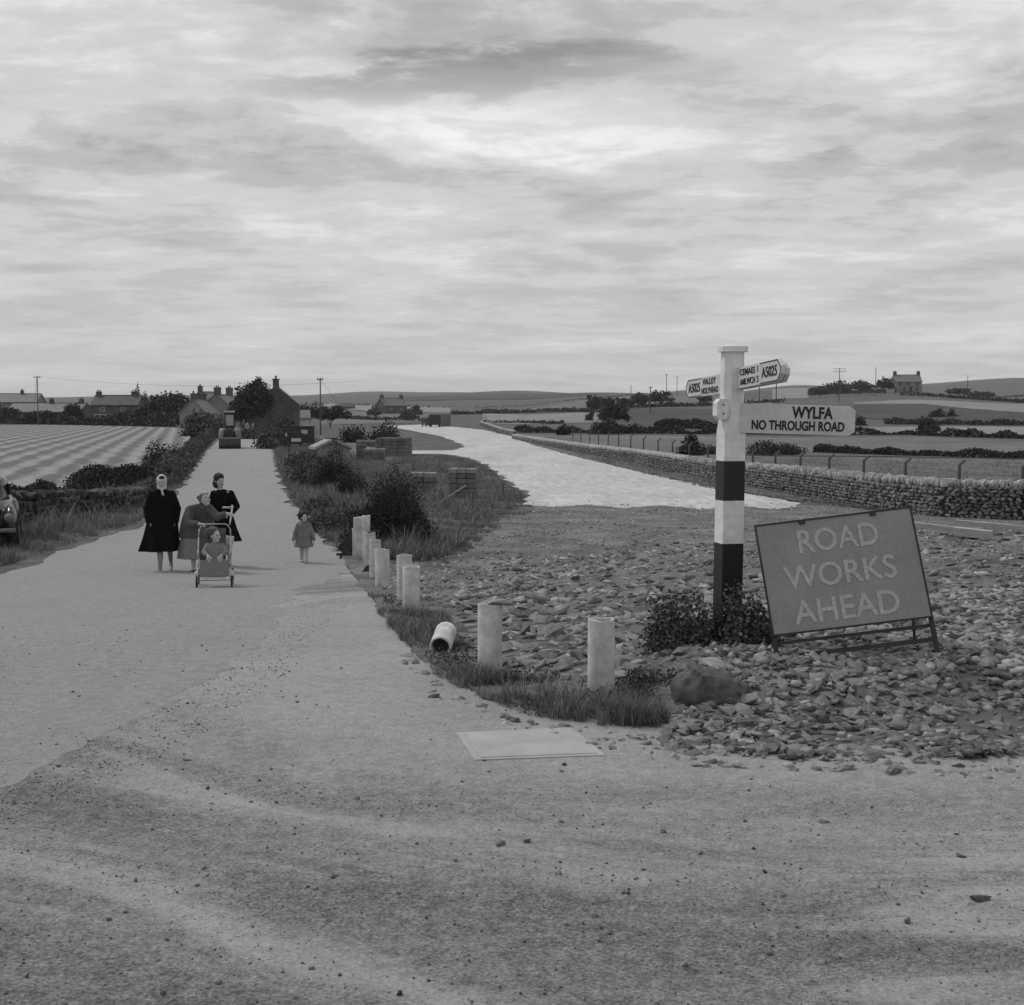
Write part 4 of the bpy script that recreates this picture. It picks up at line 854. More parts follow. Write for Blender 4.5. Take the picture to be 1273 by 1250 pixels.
for sx in (-1, 1): MB().box((sx*(Wd/2-0.005), 0.02, 0.09-0.02), (0.034, 0.022, 0.30)).build('leg', M['blackmetal'], rw)
MB().box((0, 0.012, 0.035), (Wd-0.03, 0.012, 0.032)).build('cross_bar', M['blackmetal'], rw)
MB().box((0, 0.045, 0.145), (Wd-0.03, 0.012, 0.022)).build('cross_bar', M['blackmetal'], rw)
for sx in (-1, 1):
    b = MB(); b.tube((sx*(Wd/2-0.03), 0.03, z0+Hd-0.03), (sx*(Wd/2-0.06), 0.42, -0.02), 0.011, n=6); b.build('prop', M['blackmetal'], rw)
MB().box((0, 0.40, 0.03), (Wd-0.12, 0.012, 0.022)).build('cross_bar', M['blackmetal'], rw)
# ------------------------------------------------------------------ white pipes
PIP = [(747, 868, 769, 34, 0.0, 'nearest upright white pipe on the right with open top'), (609, 841, 750, 31, 0.02, 'upright white pipe with a flat stone lying on its top'), (511.5, 763, 704, 22, 0.0, 'upright white pipe standing in grass, front one of the close pair'),
       (503, 750, 690, 19.5, 0.0, 'white pipe half hidden behind the front one of the close pair'), (475.5, 734, 683, 18, 0.0, 'fifth upright white pipe from the right, smooth with ragged rim'), (466.5, 719, 671, 14, 0.0, 'narrow looking white pipe directly behind the ragged rim one'),
       (460, 706, 662, 14, 0.0, 'white pipe with a dark scrap of timber on its top edge'), (455, 699, 641, 10, 0.02, 'tallest white pipe in the far cluster'), (446.5, 697, 643, 13, 0.0, 'white pipe at the far end of the row with stained side'), (442, 697, 657, 8, 0.0, 'shorter pipe at the left edge of the far cluster')]
def pipe_mesh(h, r, seed):
    r_ = random.Random(seed); n = 26; V = []; Fs = []; ri = r*0.80; prof = [(r*1.0, -0.15), (r, 0.1), (r*0.995, h*0.5), (r, h-0.012), (r*0.985, h), (ri*1.02, h), (ri, h-0.012), (ri, h-0.30)]
    for k, (q, z) in enumerate(prof):
        for i in range(n):
            a = 2*math.pi*i/n; w = 1+0.006*math.sin(3*a+seed)+r_.uniform(-.004, .004); zz_ = z+(0.006*math.sin(a*2+seed)+r_.uniform(-.004, .003) if k in (3, 4, 5, 6) else 0)
            V.append((q*w*math.cos(a), q*w*math.sin(a), zz_))
    for k in range(len(prof)-1):
        for i in range(n): j = (i+1) % n; Fs.append((k*n+i, k*n+j, (k+1)*n+j, (k+1)*n+i))
    Fs.append(tuple(range(n-1, -1, -1))); Fs.append(tuple(range((len(prof)-1)*n, len(prof)*n)))
    return MB().add(V, Fs)
for k, (px, pb_, pt, w, ln, lab) in enumerate(PIP):
    c = G(px, pb_-1); d = c.y; top = AT(px, pt, d+0.02); h = top.z-c.z; r = w/2/pxm(d)
    o = pipe_mesh(h, r, k+1).build('upright_pipe', M['pipe'], None, c, True); o.rotation_euler = (random.uniform(-.01, .01), ln, k)
    MB().tube((0, 0, h-0.09), (0, 0, h-0.05), r*0.815, n=20).build('pipe_shade', M['earthshade'], o); T(o, lab, 'pipe', 'white concrete pipes set upright along the road edge')  # added dark disc stands in for the shade down the pipe
    if k == 1:
        s = link('flat_stone', HT[3], None, None, (c.x+0.085, d, top.z+0.012)); s.scale = (0.36, 0.2, 0.045); s.rotation_euler = (0, -0.04, 0.1); s['__m'] = 'stone'; T(s, 'flat stone slab balanced on top of a white pipe', 'stone')
    if k == 6:
        s = MB().box((0.03, 0, 0.014), (0.22, 0.05, 0.022), (0, -0.12, 0.1)).build('timber_scrap', M['wooddark'], None, (c.x+0.03, d, top.z)); T(s, 'dark scrap of timber across a pipe top in the far cluster', 'timber')
c = G(550, 812); L = 0.42; r = 0.098
mb = pipe_mesh(0.38, r, 44); o = mb.build('fallen_pipe', M['pipe'], None, (c.x, c.y+0.16, c.z+r*0.92), True); o.rotation_euler = (rad(91), 0, rad(6)); o.location.y = c.y+0.36
o.rotation_euler = Vector((-0.05, -1, -0.10)).to_track_quat('Z', 'Y').to_euler()
T(o, 'white pipe lying on its side in the grass with its dark end facing the camera', 'pipe', 'white concrete pipes set upright along the road edge')
MB().tube((0, 0, 0.22), (0, 0, 0.26), r*0.79, n=20).build('pipe_shade', M['earthshade'], o)  # dark disc paints the shade in the fallen pipe's mouth
# A frame and dark triangle by the far pipes
c = G(430, 696); a = empty('barricade', c, 'small dark timber trestle leaning beside the far cluster of pipes', 'trestle')
MB().box((0, 0, 0.24), (0.05, 0.05, 0.62), (0, 0.45, 0)).build('leg', M['wooddark'], a); MB().box((0.17, 0.02, 0.24), (0.05, 0.05, 0.56), (0, -0.25, 0)).build('leg', M['wooddark'], a)
MB().box((0.03, 0, 0.1), (0.42, 0.03, 0.05)).build('rail', M['wooddark'], a); MB().box((0.12, 0.0, 0.32), (0.22, 0.02, 0.2), (0, 0.1, 0)).build('board', M['wooddark'], a)
c = G(456, 713); T(MB().prism([(-0.1, 0), (0.03, 0), (0.03, 0.14), (0.0, 0.14)], -0.08, 0.1).build('wedge', M['wooddark'], None, c), 'small dark wedge on the stones between the far pipes', 'timber')
# slab with rim
q = [G(*p) for p in ((567, 915), (710, 908), (753, 943), (590, 949))]; c = sum(q, Vector())/4
sl_ = empty('inspection_slab', c, 'pale rectangular concrete slab set flush in the dirt', 'slab')
def quadslab(k, z0_, z1_, name, m):
    pts = [(p-c)*k for p in q]; mb = MB(); V = [(p.x, p.y, z0_) for p in pts]+[(p.x, p.y, z1_) for p in pts]
    mb.add(V, [(3, 2, 1, 0), (4, 5, 6, 7)]+[(i, (i+1) % 4, 4+(i+1) % 4, 4+i) for i in range(4)]); return bevel(mb.build(name, M[m], sl_), 0.003)
quadslab(1.0, -0.1, 0.022, 'slab_rim', 'slabm'); quadslab(0.90, -0.05, 0.027, 'slab_lid', 'slabm')
# ------------------------------------------------------------------ people
def hand(mb, w, d, up, sz=1.0, curl=0.6):
    """palm, five fingers; w wrist point, d direction, up back-of-hand"""
    w = Vector(w); d = Vector(d).normalized(); up = Vector(up); up = (up-d*up.dot(d)).normalized(); s = d.cross(up)
    for k in (-1, 0, 1): mb.cap(w, w+d*0.075*sz+s*0.022*k*sz, 0.017*sz, 0.014*sz, 8)
    for k, ln in zip((-1.5, -0.5, 0.5, 1.5), (0.062, 0.075, 0.07, 0.055)):
        a = w+d*0.08*sz+s*0.017*k*sz; b = a+(d*math.cos(curl*0.6)-up*math.sin(curl*0.6))*ln*0.5*sz; c = b+(d*math.cos(curl*1.6)-up*math.sin(curl*1.6))*ln*0.5*sz
        mb.cap(a, b, 0.0088*sz, 0.008*sz, 8); mb.cap(b, c, 0.008*sz, 0.007*sz, 8)
    a = w+d*0.03*sz-s*0.025*sz; b = a+(d*0.6-s*0.7-up*0.2).normalized()*0.035*sz; c = b+(d*0.9-s*0.1-up*0.4).normalized()*0.03*sz
    mb.cap(a, b, 0.011*sz, 0.009*sz, 8); mb.cap(b, c, 0.009*sz, 0.008*sz, 8)
def head(mb, c, yaw, pitch, s=1.0):
    """head with brow, eye sockets, nose, mouth, chin, ears; local front is -Y"""
    R = Euler((pitch, 0, yaw), 'ZYX').to_matrix() if False else (Matrix.Rotation(yaw, 3, 'Z') @ Matrix.Rotation(pitch, 3, 'X')); c = Vector(c)
    P = lambda x, y, z: c+R @ Vector((x*s, y*s, z*s)); E = (R.to_euler())
    mb.ell(P(0, 0.012, 0.025), (0.072*s, 0.09*s, 0.088*s), E); mb.ell(P(0, -0.022, -0.03), (0.056*s, 0.062*s, 0.078*s), E)
    mb.ell(P(0, -0.066, -0.088), (0.024*s, 0.022*s, 0.02*s), E); mb.ell(P(0, -0.078, 0.028), (0.048*s, 0.014*s, 0.012*s), E)
    mb.cap(P(0, -0.082, 0.01), P(0, -0.102, -0.024), 0.009*s, 0.013*s, 8)
    for k in (-1, 1): mb.ell(P(0.038*k, -0.062, -0.02), (0.022*s, 0.02*s, 0.022*s), E); mb.ell(P(0.073*k, 0.01, -0.005), (0.009*s, 0.018*s, 0.03*s), E)
    mb.ell(P(0, -0.080, -0.052), (0.022*s, 0.010*s, 0.006*s), E); mb.ell(P(0, -0.078, -0.065), (0.019*s, 0.010*s, 0.007*s), E)
    return P, E
def eyes_mouth(P, E, s, parent):
    m1 = MB()
    for k in (-1, 1): m1.ell(P(0.028*k, -0.076, 0.006), (0.013*s, 0.006*s, 0.007*s), E, 8, 6)
    m1.build('eyes', M['hair'], parent, None, True)
    m3 = MB(); m3.ell(P(0, -0.089, -0.058), (0.02*s, 0.005*s, 0.006*s), E, 8, 6); m3.build('lips', M['coatgrey'], parent, None, True)
def foot(mb, a, s=1.0, yaw=0.0):
    a = Vector(a); d = Vector((math.sin(yaw), -math.cos(yaw), 0)); mb.cap(a+Vector((0, 0, 0.032*s))-d*0.02, a+d*0.15*s+Vector((0, 0, 0.024*s)), 0.034*s, 0.026*s, 10)
FOLD = lambda n, a0, ph=0.0: (lambda t, a: a0*t*math.sin(n*a+ph)+a0*0.5*t*math.sin((n*2+1)*a+1+ph))
def rfold(n, a0, ph=0.0):   # strongest at the hem (ring 0)
    return lambda t, a: a0*(1-t)*(math.sin(n*a+ph)+0.5*math.sin((2*n+1)*a+1+ph))
GP = 'women and children walking along the lane'
# woman 1
c = G(203, 712); p1 = empty('person', c, 'woman in a pale headscarf and long loose black coat with hands in her pockets', 'person', GP, rz=rad(14)); 
b = MB(); f1 = (0.16-0.02, 0.10, 0); f2 = (-0.05, -0.12, 0)
for fx, fy, kx, up in ((0.13, 0.26, 0.10, 0.07), (-0.05, -0.14, -0.06, 0.0)):
    b.cap((fx, fy, 0.09+up), (fx*0.9, fy*0.8, 0.32+up*0.6), 0.032, 0.052); b.cap((fx*0.9, fy*0.8, 0.32+up*0.6), (kx, fy*0.4-0.02, 0.48), 0.052, 0.054); b.cap((kx, fy*0.4-0.02, 0.48), (kx*0.9, 0, 0.86), 0.06, 0.09); b.cap((fx, fy+0.01, 0.07+up), (fx, fy-0.11, 0.035), 0.034, 0.028)
b.loft([((0, 0, 0.80), 0.15, 0.11), ((0, 0, 0.92), 0.17, 0.12), ((0, 0, 1.08), 0.14, 0.10), ((0, 0, 1.25), 0.165, 0.11), ((0, 0, 1.38), 0.15, 0.08), ((0, 0, 1.42), 0.06, 0.055)])
b.cap((0, 0, 1.36), (0, -0.01, 1.50), 0.052, 0.05)
for k in (-1, 1): b.cap((0.17*k, 0, 1.36), (0.235*k, 0.02, 1.10), 0.048, 0.04); b.cap((0.235*k, 0.02, 1.10), (0.20*k, -0.07, 0.90), 0.038, 0.03); hand(b, (0.20*k, -0.08, 0.90), (0, 0, -1), (k, 0, 0))
P_, E_ = head(b, (0, -0.01, 1.565), rad(-8), rad(2)); b.blob('body', M['stocking'], p1, 0.009, 3)
sk = MB(); head(sk, (0, -0.0115, 1.5655), rad(-8), rad(2), 1.012); sk.cap((0, -0.01, 1.42), (0, -0.015, 1.50), 0.055, 0.053); sk.blob('face', M['skin'], p1, 0.009, 2); eyes_mouth(P_, E_, 1.0, p1)
b = MB(); b.loft([((-0.05, 0.0, 0.375), 0.335, 0.22), ((-0.03, 0, 0.60), 0.285, 0.19), ((0, 0, 0.9), 0.245, 0.165), ((0, 0, 1.1), 0.215, 0.155), ((0, 0, 1.28), 0.205, 0.14), ((0, 0, 1.38), 0.17, 0.11), ((0, 0, 1.45), 0.08, 0.08)], 60, rfold(6, 0.10, 0.6))
for k in (-1, 1): b.cap((0.165*k, 0, 1.35), (0.255*k, 0.02, 1.10), 0.072, 0.068); b.cap((0.255*k, 0.02, 1.10), (0.225*k, -0.07, 0.90), 0.066, 0.058)
b.ell((-0.06, -0.10, 1.40), (0.05, 0.03, 0.06), (0.3, 0.6, 0)); b.ell((0.06, -0.10, 1.40), (0.05, 0.03, 0.06), (0.3, -0.6, 0))
co_ = b.blob('coat', M['coatblack'], p1, 0.012, 3); b = MB()
for k in range(4): b.tube((0.0, -0.172-0.002*k, 1.25-0.18*k), (0, -0.18-0.004*k, 1.25-0.18*k), 0.013, n=8)
b.build('buttons', M['coatblack'], co_)
b = MB(); b.ell((0, 0.018, 1.588), (0.093, 0.098, 0.118), (rad(-8), 0, 0)); b.cap((0, 0.03, 1.50), (0, 0.02, 1.43), 0.085, 0.07); b.cap((-0.05, -0.04, 1.47), (0.015, -0.10, 1.42), 0.03, 0.02); b.cap((0.05, -0.04, 1.47), (0.0, -0.10, 1.42), 0.03, 0.02); b.cap((0, -0.105, 1.42), (0.02, -0.13, 1.36), 0.02, 0.022)
b.blob('headscarf', M['clothlight'], p1, 0.009, 3)
b = MB(); b.ell((0, -0.058, 1.648), (0.05, 0.036, 0.032), (0.5, 0, 0)); b.blob('hair', M['hair'], p1, 0.009, 1)
b = MB(); 
for fx, fy, up in ((0.13, 0.26, 0.06), (-0.05, -0.14, 0)): b.cap((fx, fy+0.02, 0.045+up), (fx, fy-0.12, 0.028), 0.040, 0.034)
b.blob('shoes', M['shoelight'], p1, 0.01, 2)
# woman 2 leaning over the pushchair
c = ON(249, 23.6); p2 = empty('person', c, 'woman in a grey coat bending forward over the pushchair handle', 'person', GP, rz=rad(8))
b = MB()
for fx, fy, kx in ((0.02, 0.16, 0.02), (-0.14, -0.02, -0.13)):
    b.cap((fx, fy, 0.09), (fx, fy, 0.30), 0.036, 0.05); b.cap((fx, fy, 0.30), (kx, fy-0.03, 0.46), 0.05, 0.055); b.cap((kx, fy-0.03, 0.46), (kx, 0.06, 0.82), 0.06, 0.09); b.cap((fx, fy, 0.07), (fx, fy-0.12, 0.035), 0.034, 0.028)
b.loft([((-0.06, 0.08, 0.78), 0.17, 0.13), ((-0.05, 0.05, 0.9), 0.18, 0.13), ((-0.02, -0.04, 1.02), 0.17, 0.13), ((0.0, -0.16, 1.12), 0.18, 0.12), ((0.02, -0.24, 1.18), 0.15, 0.09)])
b.cap((0.02, -0.24, 1.16), (0.07, -0.34, 1.22), 0.054, 0.052)
b.cap((0.16, -0.22, 1.12), (0.30, -0.25, 0.97), 0.05, 0.042); b.cap((0.30, -0.25, 0.97), (0.47, -0.38, 1.04), 0.038, 0.029); hand(b, (0.48, -0.40, 1.045), (0.6, -0.7, 0.1), (0, 0, 1), 1.1, 1.2)
b.cap((-0.15, -0.20, 1.10), (-0.17, -0.30, 0.86), 0.05, 0.042); b.cap((-0.17, -0.30, 0.86), (0.0, -0.45, 0.88), 0.038, 0.029); hand(b, (0.01, -0.46, 0.88), (0.8, -0.5, 0.0), (0, 0, 1), 1.0, 1.2)
P_, E_ = head(b, (0.10, -0.38, 1.28), rad(34), rad(-24), 1.08); b.blob('body', M['skin'], p2, 0.009, 3); eyes_mouth(P_, E_, 1.08, p2)
b = MB(); b.loft([((-0.09, 0.10, 0.60), 0.30, 0.22), ((-0.08, 0.08, 0.75), 0.29, 0.21), ((-0.06, 0.05, 0.90), 0.275, 0.21), ((-0.03, -0.04, 1.01), 0.265, 0.20), ((0.0, -0.14, 1.11), 0.25, 0.17), ((0.02, -0.22, 1.18), 0.19, 0.12), ((0.04, -0.27, 1.21), 0.09, 0.08)], 48, rfold(4, 0.04, 1))
b.cap((0.15, -0.21, 1.11), (0.29, -0.26, 0.98), 0.088, 0.075); b.cap((0.29, -0.26, 0.98), (0.42, -0.35, 1.03), 0.068, 0.056)
b.cap((-0.17, -0.18, 1.09), (-0.20, -0.28, 0.87), 0.09, 0.08); b.cap((-0.20, -0.28, 0.87), (-0.04, -0.42, 0.88), 0.07, 0.056)
b.blob('coat', M['coatgrey'], p2, 0.012, 3)
b = MB(); b.loft([((-0.10, 0.08, 0.24), 0.31, 0.25), ((-0.10, 0.09, 0.42), 0.30, 0.23), ((-0.08, 0.09, 0.64), 0.27, 0.19)], 72, rfold(8, 0.06)); b.blob('skirt', M['clothmid'], p2, 0.012, 2)
b = MB(); b.ell(P_(0, 0.03, 0.045), (0.092, 0.096, 0.092), E_); b.ell(P_(0, 0.06, -0.03), (0.08, 0.06, 0.065), E_)
for k in range(9): b.ell(P_(0.085*math.cos(k*0.7), 0.03+0.05*math.sin(k*0.7), 0.04+0.03*math.sin(k*2.1)), (0.03,)*3)
b.blob('hair', M['hairmid'], p2, 0.009, 2)
b = MB(); b.ell(P_(0, -0.03, 0.10), (0.08, 0.06, 0.03), E_); b.blob('hat', M['clothlight'], p2, 0.009, 2)
b = MB()
for fx, fy in ((0.02, 0.16), (-0.14, -0.02)): b.cap((fx, fy+0.02, 0.045), (fx, fy-0.13, 0.028), 0.040, 0.034)
b.blob('shoes', M['shoe'], p2, 0.01, 2)
# woman 3
c = ON(275, 24.6); p3 = empty('person', c, 'dark haired woman in a black fitted coat behind the pushchair looking to the right', 'person', GP, rz=rad(4)); 
b = MB()
for fx, fy, kx in ((0.11, 0.08, 0.10), (-0.03, -0.08, -0.05)):
    b.cap((fx, fy, 0.09), (fx, fy, 0.32), 0.036, 0.052); b.cap((fx, fy, 0.32), (kx, fy*0.6, 0.48), 0.052, 0.055); b.cap((kx, fy*0.6, 0.48), (kx, 0, 0.86), 0.06, 0.09); b.cap((fx, fy, 0.07), (fx, fy-0.12, 0.035), 0.034, 0.028)
b.loft([((0, 0, 0.80), 0.15, 0.11), ((0, 0, 0.92), 0.165, 0.12), ((0, 0, 1.08), 0.125, 0.10), ((0.01, -0.01, 1.25), 0.155, 0.11), ((0.02, -0.02, 1.36), 0.14, 0.08), ((0.0, -0.02, 1.40), 0.06, 0.055)])
b.cap((0.0, -0.02, 1.34), (-0.03, -0.03, 1.48), 0.05, 0.048)
b.cap((0.17, 0, 1.34), (0.255, 0.03, 1.10), 0.045, 0.038); b.cap((0.255, 0.03, 1.10), (0.16, -0.16, 0.96), 0.036, 0.028); hand(b, (0.15, -0.18, 0.96), (-0.4, -0.9, 0), (0, 0, 1), 1.0, 1.2)
b.cap((-0.14, 0, 1.34), (-0.20, 0.0, 1.08), 0.045, 0.038); b.cap((-0.20, 0.0, 1.08), (-0.10, -0.18, 0.97), 0.036, 0.028); hand(b, (-0.09, -0.2, 0.97), (0.4, -0.9, 0), (0, 0, 1), 1.0, 1.2)
P_, E_ = head(b, (-0.035, -0.035, 1.565), rad(40), rad(4)); b.blob('body', M['skin'], p3, 0.009, 3); eyes_mouth(P_, E_, 1.0, p3)
b = MB(); b.loft([((0.02, 0, 0.47), 0.30, 0.2), ((0.01, 0, 0.7), 0.235, 0.17), ((0, 0, 0.92), 0.19, 0.145), ((0, 0, 1.06), 0.148, 0.125), ((0.01, 0, 1.25), 0.18, 0.135), ((0.01, -0.01, 1.35), 0.155, 0.105), ((0.0, -0.01, 1.41), 0.07, 0.07)], 60, rfold(6, 0.10, 2))
b.cap((0.16, 0, 1.33), (0.265, 0.03, 1.10), 0.066, 0.058); b.cap((0.265, 0.03, 1.10), (0.185, -0.13, 0.975), 0.054, 0.045)
b.cap((-0.14, 0, 1.33), (-0.21, 0.0, 1.08), 0.066, 0.058); b.cap((-0.21, 0.0, 1.08), (-0.12, -0.15, 0.98), 0.054, 0.045)
b.blob('coat', M['coatblack'], p3, 0.012, 3)
b = MB(); b.ell(P_(0, 0.026, 0.052), (0.095, 0.098, 0.095), E_); b.ell(P_(0, 0.06, -0.05), (0.10, 0.06, 0.10), E_); b.ell(P_(-0.06, 0.03, -0.07), (0.035, 0.045, 0.06), E_); b.ell(P_(0.06, 0.03, -0.07), (0.035, 0.045, 0.06), E_); b.ell(P_(0, -0.045, 0.098), (0.06, 0.04, 0.03), E_)
b.blob('hair', M['hair'], p3, 0.009, 2)
b = MB()
for fx, fy in ((0.11, 0.08), (-0.03, -0.08)): b.cap((fx, fy+0.02, 0.045), (fx, fy-0.13, 0.028), 0.040, 0.034)
b.blob('shoes', M['shoe'], p3, 0.01, 2)
# walking child
c = G(378, 701); p4 = empty('person', c, 'small child in a grey coat walking alone at the edge of the lane looking down', 'person', GP, rz=rad(8)); s = 1.0
b = MB()
for fx, fy in ((0.045, -0.10), (-0.04, 0.12)):
    b.cap((fx, fy, 0.06), (fx, fy*0.7, 0.17), 0.026, 0.034); b.cap((fx, fy*0.7, 0.17), (fx*1.1, 0, 0.45), 0.034, 0.055); b.cap((fx, fy, 0.045), (fx, fy-0.08, 0.028), 0.026, 0.024)
b.loft([((0, 0, 0.42), 0.09, 0.075), ((0, 0, 0.55), 0.09, 0.07), ((0, 0, 0.70), 0.10, 0.07), ((0, 0, 0.765), 0.05, 0.045)]); b.cap((0, 0, 0.73), (0.005, -0.02, 0.81), 0.034, 0.033)
for k in (-1, 1): b.cap((0.10*k, 0, 0.73), (0.155*k, 0.0, 0.57), 0.03, 0.026); b.cap((0.155*k, 0, 0.57), (0.185*k, -0.03, 0.43), 0.025, 0.02); hand(b, (0.185*k, -0.03, 0.43), (0.1*k, -0.1, -1), (k, 0, 0), 0.62)
P_, E_ = head(b, (0.01, -0.035, 0.865), rad(18), rad(-16), 0.82); b.blob('body', M['skin'], p4, 0.0075, 2); eyes_mouth(P_, E_, 0.82, p4)
b = MB(); b.loft([((0, 0, 0.31), 0.175, 0.13), ((0, 0, 0.45), 0.145, 0.11), ((0, 0, 0.60), 0.12, 0.095), ((0, 0, 0.72), 0.11, 0.08), ((0, 0, 0.775), 0.05, 0.05)], 36, rfold(5, 0.06))
for k in (-1, 1): b.cap((0.095*k, 0, 0.725), (0.16*k, 0, 0.57), 0.045, 0.04); b.cap((0.16*k, 0, 0.57), (0.187*k, -0.03, 0.455), 0.038, 0.034)
b.blob('coat', M['rollerpaint'], p4, 0.009, 3)
b = MB(); b.ell(P_(0, 0.035, 0.055), (0.088, 0.09, 0.086), E_)
for k in range(20): b.ell(P_(0.09*math.cos(k*0.9), 0.05+0.07*math.sin(k*0.9), 0.035+0.06*math.sin(k*1.9)), (0.032,)*3)
b.blob('hair', M['hair'], p4, 0.008, 1)
b = MB(); b.ell(P_(0.09, 0.02, 0.02), (0.045, 0.02, 0.02), (0, 0.5, 0)); b.ell(P_(0.11, 0.02, 0.0), (0.03, 0.02, 0.016), (0, -0.5, 0)); b.blob('hair_bow', M['clothlight'], p4, 0.007, 1)
b = MB()
for fx, fy in ((0.045, -0.10), (-0.04, 0.12)): b.cap((fx, fy+0.01, 0.03), (fx, fy-0.085, 0.022), 0.03, 0.026)
b.blob('shoes', M['shoe'], p4, 0.008, 1)
b = MB()
for fx, fy in ((0.045, -0.10), (-0.04, 0.12)): b.tube((fx, fy, 0.05), (fx, fy, 0.115), 0.032, 0.034)
b.build('socks', M['clothlight'], p4, None, True)
# pushchair: faces the camera, front wheels nearest
c = G(266.5, 732); k_ = 1.0; pc = empty('pushchair', (c.x, c.y, c.z), 'light framed folding pushchair with a toddler sitting in it, pushed by the bending woman', 'pushchair', rz=rad(10))
X0 = 0.235
b = MB(); rt = 0.0095
for s in (-1, 1):
    b.path([(s*X0, 0.02, 0.12), (s*X0, 0.10, 0.30), (s*X0, 0.18, 0.40), (s*X0, 0.42, 0.72), (s*(X0-0.01), 0.46, 0.84), (s*(X0-0.05), 0.475, 0.895), (s*(X0-0.09), 0.48, 0.91)], rt)
    b.path([(s*X0, 0.10, 0.30), (s*X0, 0.52, 0.12)], rt); b.path([(s*X0, 0.02, 0.12), (s*X0, 0.30, 0.36), (s*X0, 0.55, 0.38)], rt*0.8); b.path([(s*X0, 0.12, 0.50), (s*X0, 0.38, 0.56)], rt*1.4)
b.path([(-X0+0.09, 0.48, 0.91), (X0-0.09, 0.48, 0.91)], rt); b.path([(-X0, 0.02, 0.12), (X0, 0.02, 0.12)], rt*0.8); b.path([(-X0, 0.52, 0.12), (X0, 0.52, 0.12)], rt*0.8)
b.build('frame', M['chrome'], pc, None, True)
b = MB(); b.path([(0.22, 0.475, 0.90), (0.235, 0.62, 1.00), (0.25, 0.85, 1.13)], 0.012); b.path([(0.10, 0.86, 1.13), (0.27, 0.85, 1.13)], 0.016); b.build('handle', M['chrome'], pc, None, True)
o = MB().box((0, 0.28, 0.36), (0.42, 0.30, 0.035)).build('seat', M['rollerpaint'], pc)
o = MB().box((-0.03, 0.42, 0.62), (0.38, 0.03, 0.50), (rad(-28), 0, 0)).build('backrest', M['coatgrey'], pc)
o = bevel(MB().box((0, 0.055, 0.30), (0.42, 0.02, 0.24), (rad(-12), 0, 0)).build('footrest', M['clothmid'], pc), 0.006)
o = MB().box((0, 0.035, 0.155), (0.34, 0.10, 0.02)).build('foot_board', M['clothlight'], pc)
for x, y, r in ((-X0, 0.02, 0.095), (X0, 0.02, 0.095), (-X0, 0.52, 0.12), (X0, 0.52, 0.12)):
    w_ = empty('x', (x*1.06, y, r), '', ''); bpy.data.objects.remove(w_)
    b = MB(); n = 20; R_ = r-0.012
    for i in range(n):
        a0, a1 = 2*math.pi*i/n, 2*math.pi*(i+1)/n; b.tube((0, R_*math.cos(a0), R_*math.sin(a0)), (0, R_*math.cos(a1), R_*math.sin(a1)), 0.013, n=6, cap=False)
    wh = b.build('wheel', M['tyre'], pc, (x*1.07, y, r), True)
    b = MB()
    for i in range(6): a0 = math.pi*i/6; b.tube((0, -R_*math.cos(a0), -R_*math.sin(a0)), (0, R_*math.cos(a0), R_*math.sin(a0)), 0.003, n=4)
    b.tube((-0.02, 0, 0), (0.02, 0, 0), 0.02, n=10); b.build('spokes', M['chrome'], wh)
for s in (-1, 1): o = MB().ell((s*(X0+0.02), 0.03, 0.215), (0.03, 0.05, 0.05)).build('mudguard', M['clothlight'], pc, None, True)
o = MB().box((0.20, 0.52, 0.66), (0.15, 0.1, 0.13), (0, 0.1, 0)).build('hanging_bag', M['clothlight'], pc); bevel(o, 0.02, 2)
# toddler in the pushchair
q = pc.location; p5 = empty('person', (q.x-0.035, q.y+0.22, q.z+0.38), 'curly haired toddler in a pale top sitting in the pushchair looking to the right', 'person', GP, rz=rad(10)); s = 0.8
b = MB(); b.loft([((0, 0.03, 0.0), 0.11, 0.09), ((0, 0.05, 0.12), 0.10, 0.08), ((0, 0.06, 0.22), 0.11, 0.07), ((0, 0.06, 0.27), 0.05, 0.045)])
b.cap((0, 0.06, 0.24), (0, 0.05, 0.31), 0.034, 0.034)
for k in (-1, 1):
    b.cap((0.10*k, 0.05, 0.23), (0.15*k, 0.0, 0.13), 0.03, 0.027); b.cap((0.15*k, 0, 0.13), (0.10*k, -0.12, 0.10), 0.026, 0.02); hand(b, (0.10*k, -0.12, 0.10), (-0.3*k, -1, -0.1), (0, 0, 1), 0.55)
    b.cap((0.06*k, 0.02, 0.03), (0.08*k, -0.13, 0.05), 0.048, 0.04); b.cap((0.08*k, -0.13, 0.05), (0.08*k, -0.12, -0.16), 0.036, 0.026); b.cap((0.08*k, -0.12, -0.17), (0.08*k, -0.17, -0.19), 0.026, 0.022)
P_, E_ = head(b, (0.005, 0.04, 0.375), rad(50), rad(0), 0.92); b.blob('body', M['skin'], p5, 0.0075, 2); eyes_mouth(P_, E_, 0.84, p5)
b = MB(); b.loft([((0, 0.02, -0.01), 0.135, 0.11), ((0, 0.045, 0.12), 0.125, 0.095), ((0, 0.06, 0.22), 0.125, 0.085), ((0, 0.06, 0.275), 0.055, 0.05)])
for k in (-1, 1): b.cap((0.105*k, 0.05, 0.225), (0.158*k, 0.0, 0.13), 0.045, 0.04); b.cap((0.158*k, 0, 0.13), (0.11*k, -0.10, 0.105), 0.038, 0.032)
b.blob('jacket', M['clothmid'], p5, 0.009, 2)
b = MB(); b.ell(P_(0, 0.04, 0.055), (0.090, 0.088, 0.086), E_)
for k in range(22): b.ell(P_(0.095*math.cos(k*0.9), 0.065+0.07*math.sin(k*0.9), 0.03+0.07*math.sin(k*1.9)), (0.033,)*3)
b.blob('hair', M['hairmid'], p5, 0.008, 1)
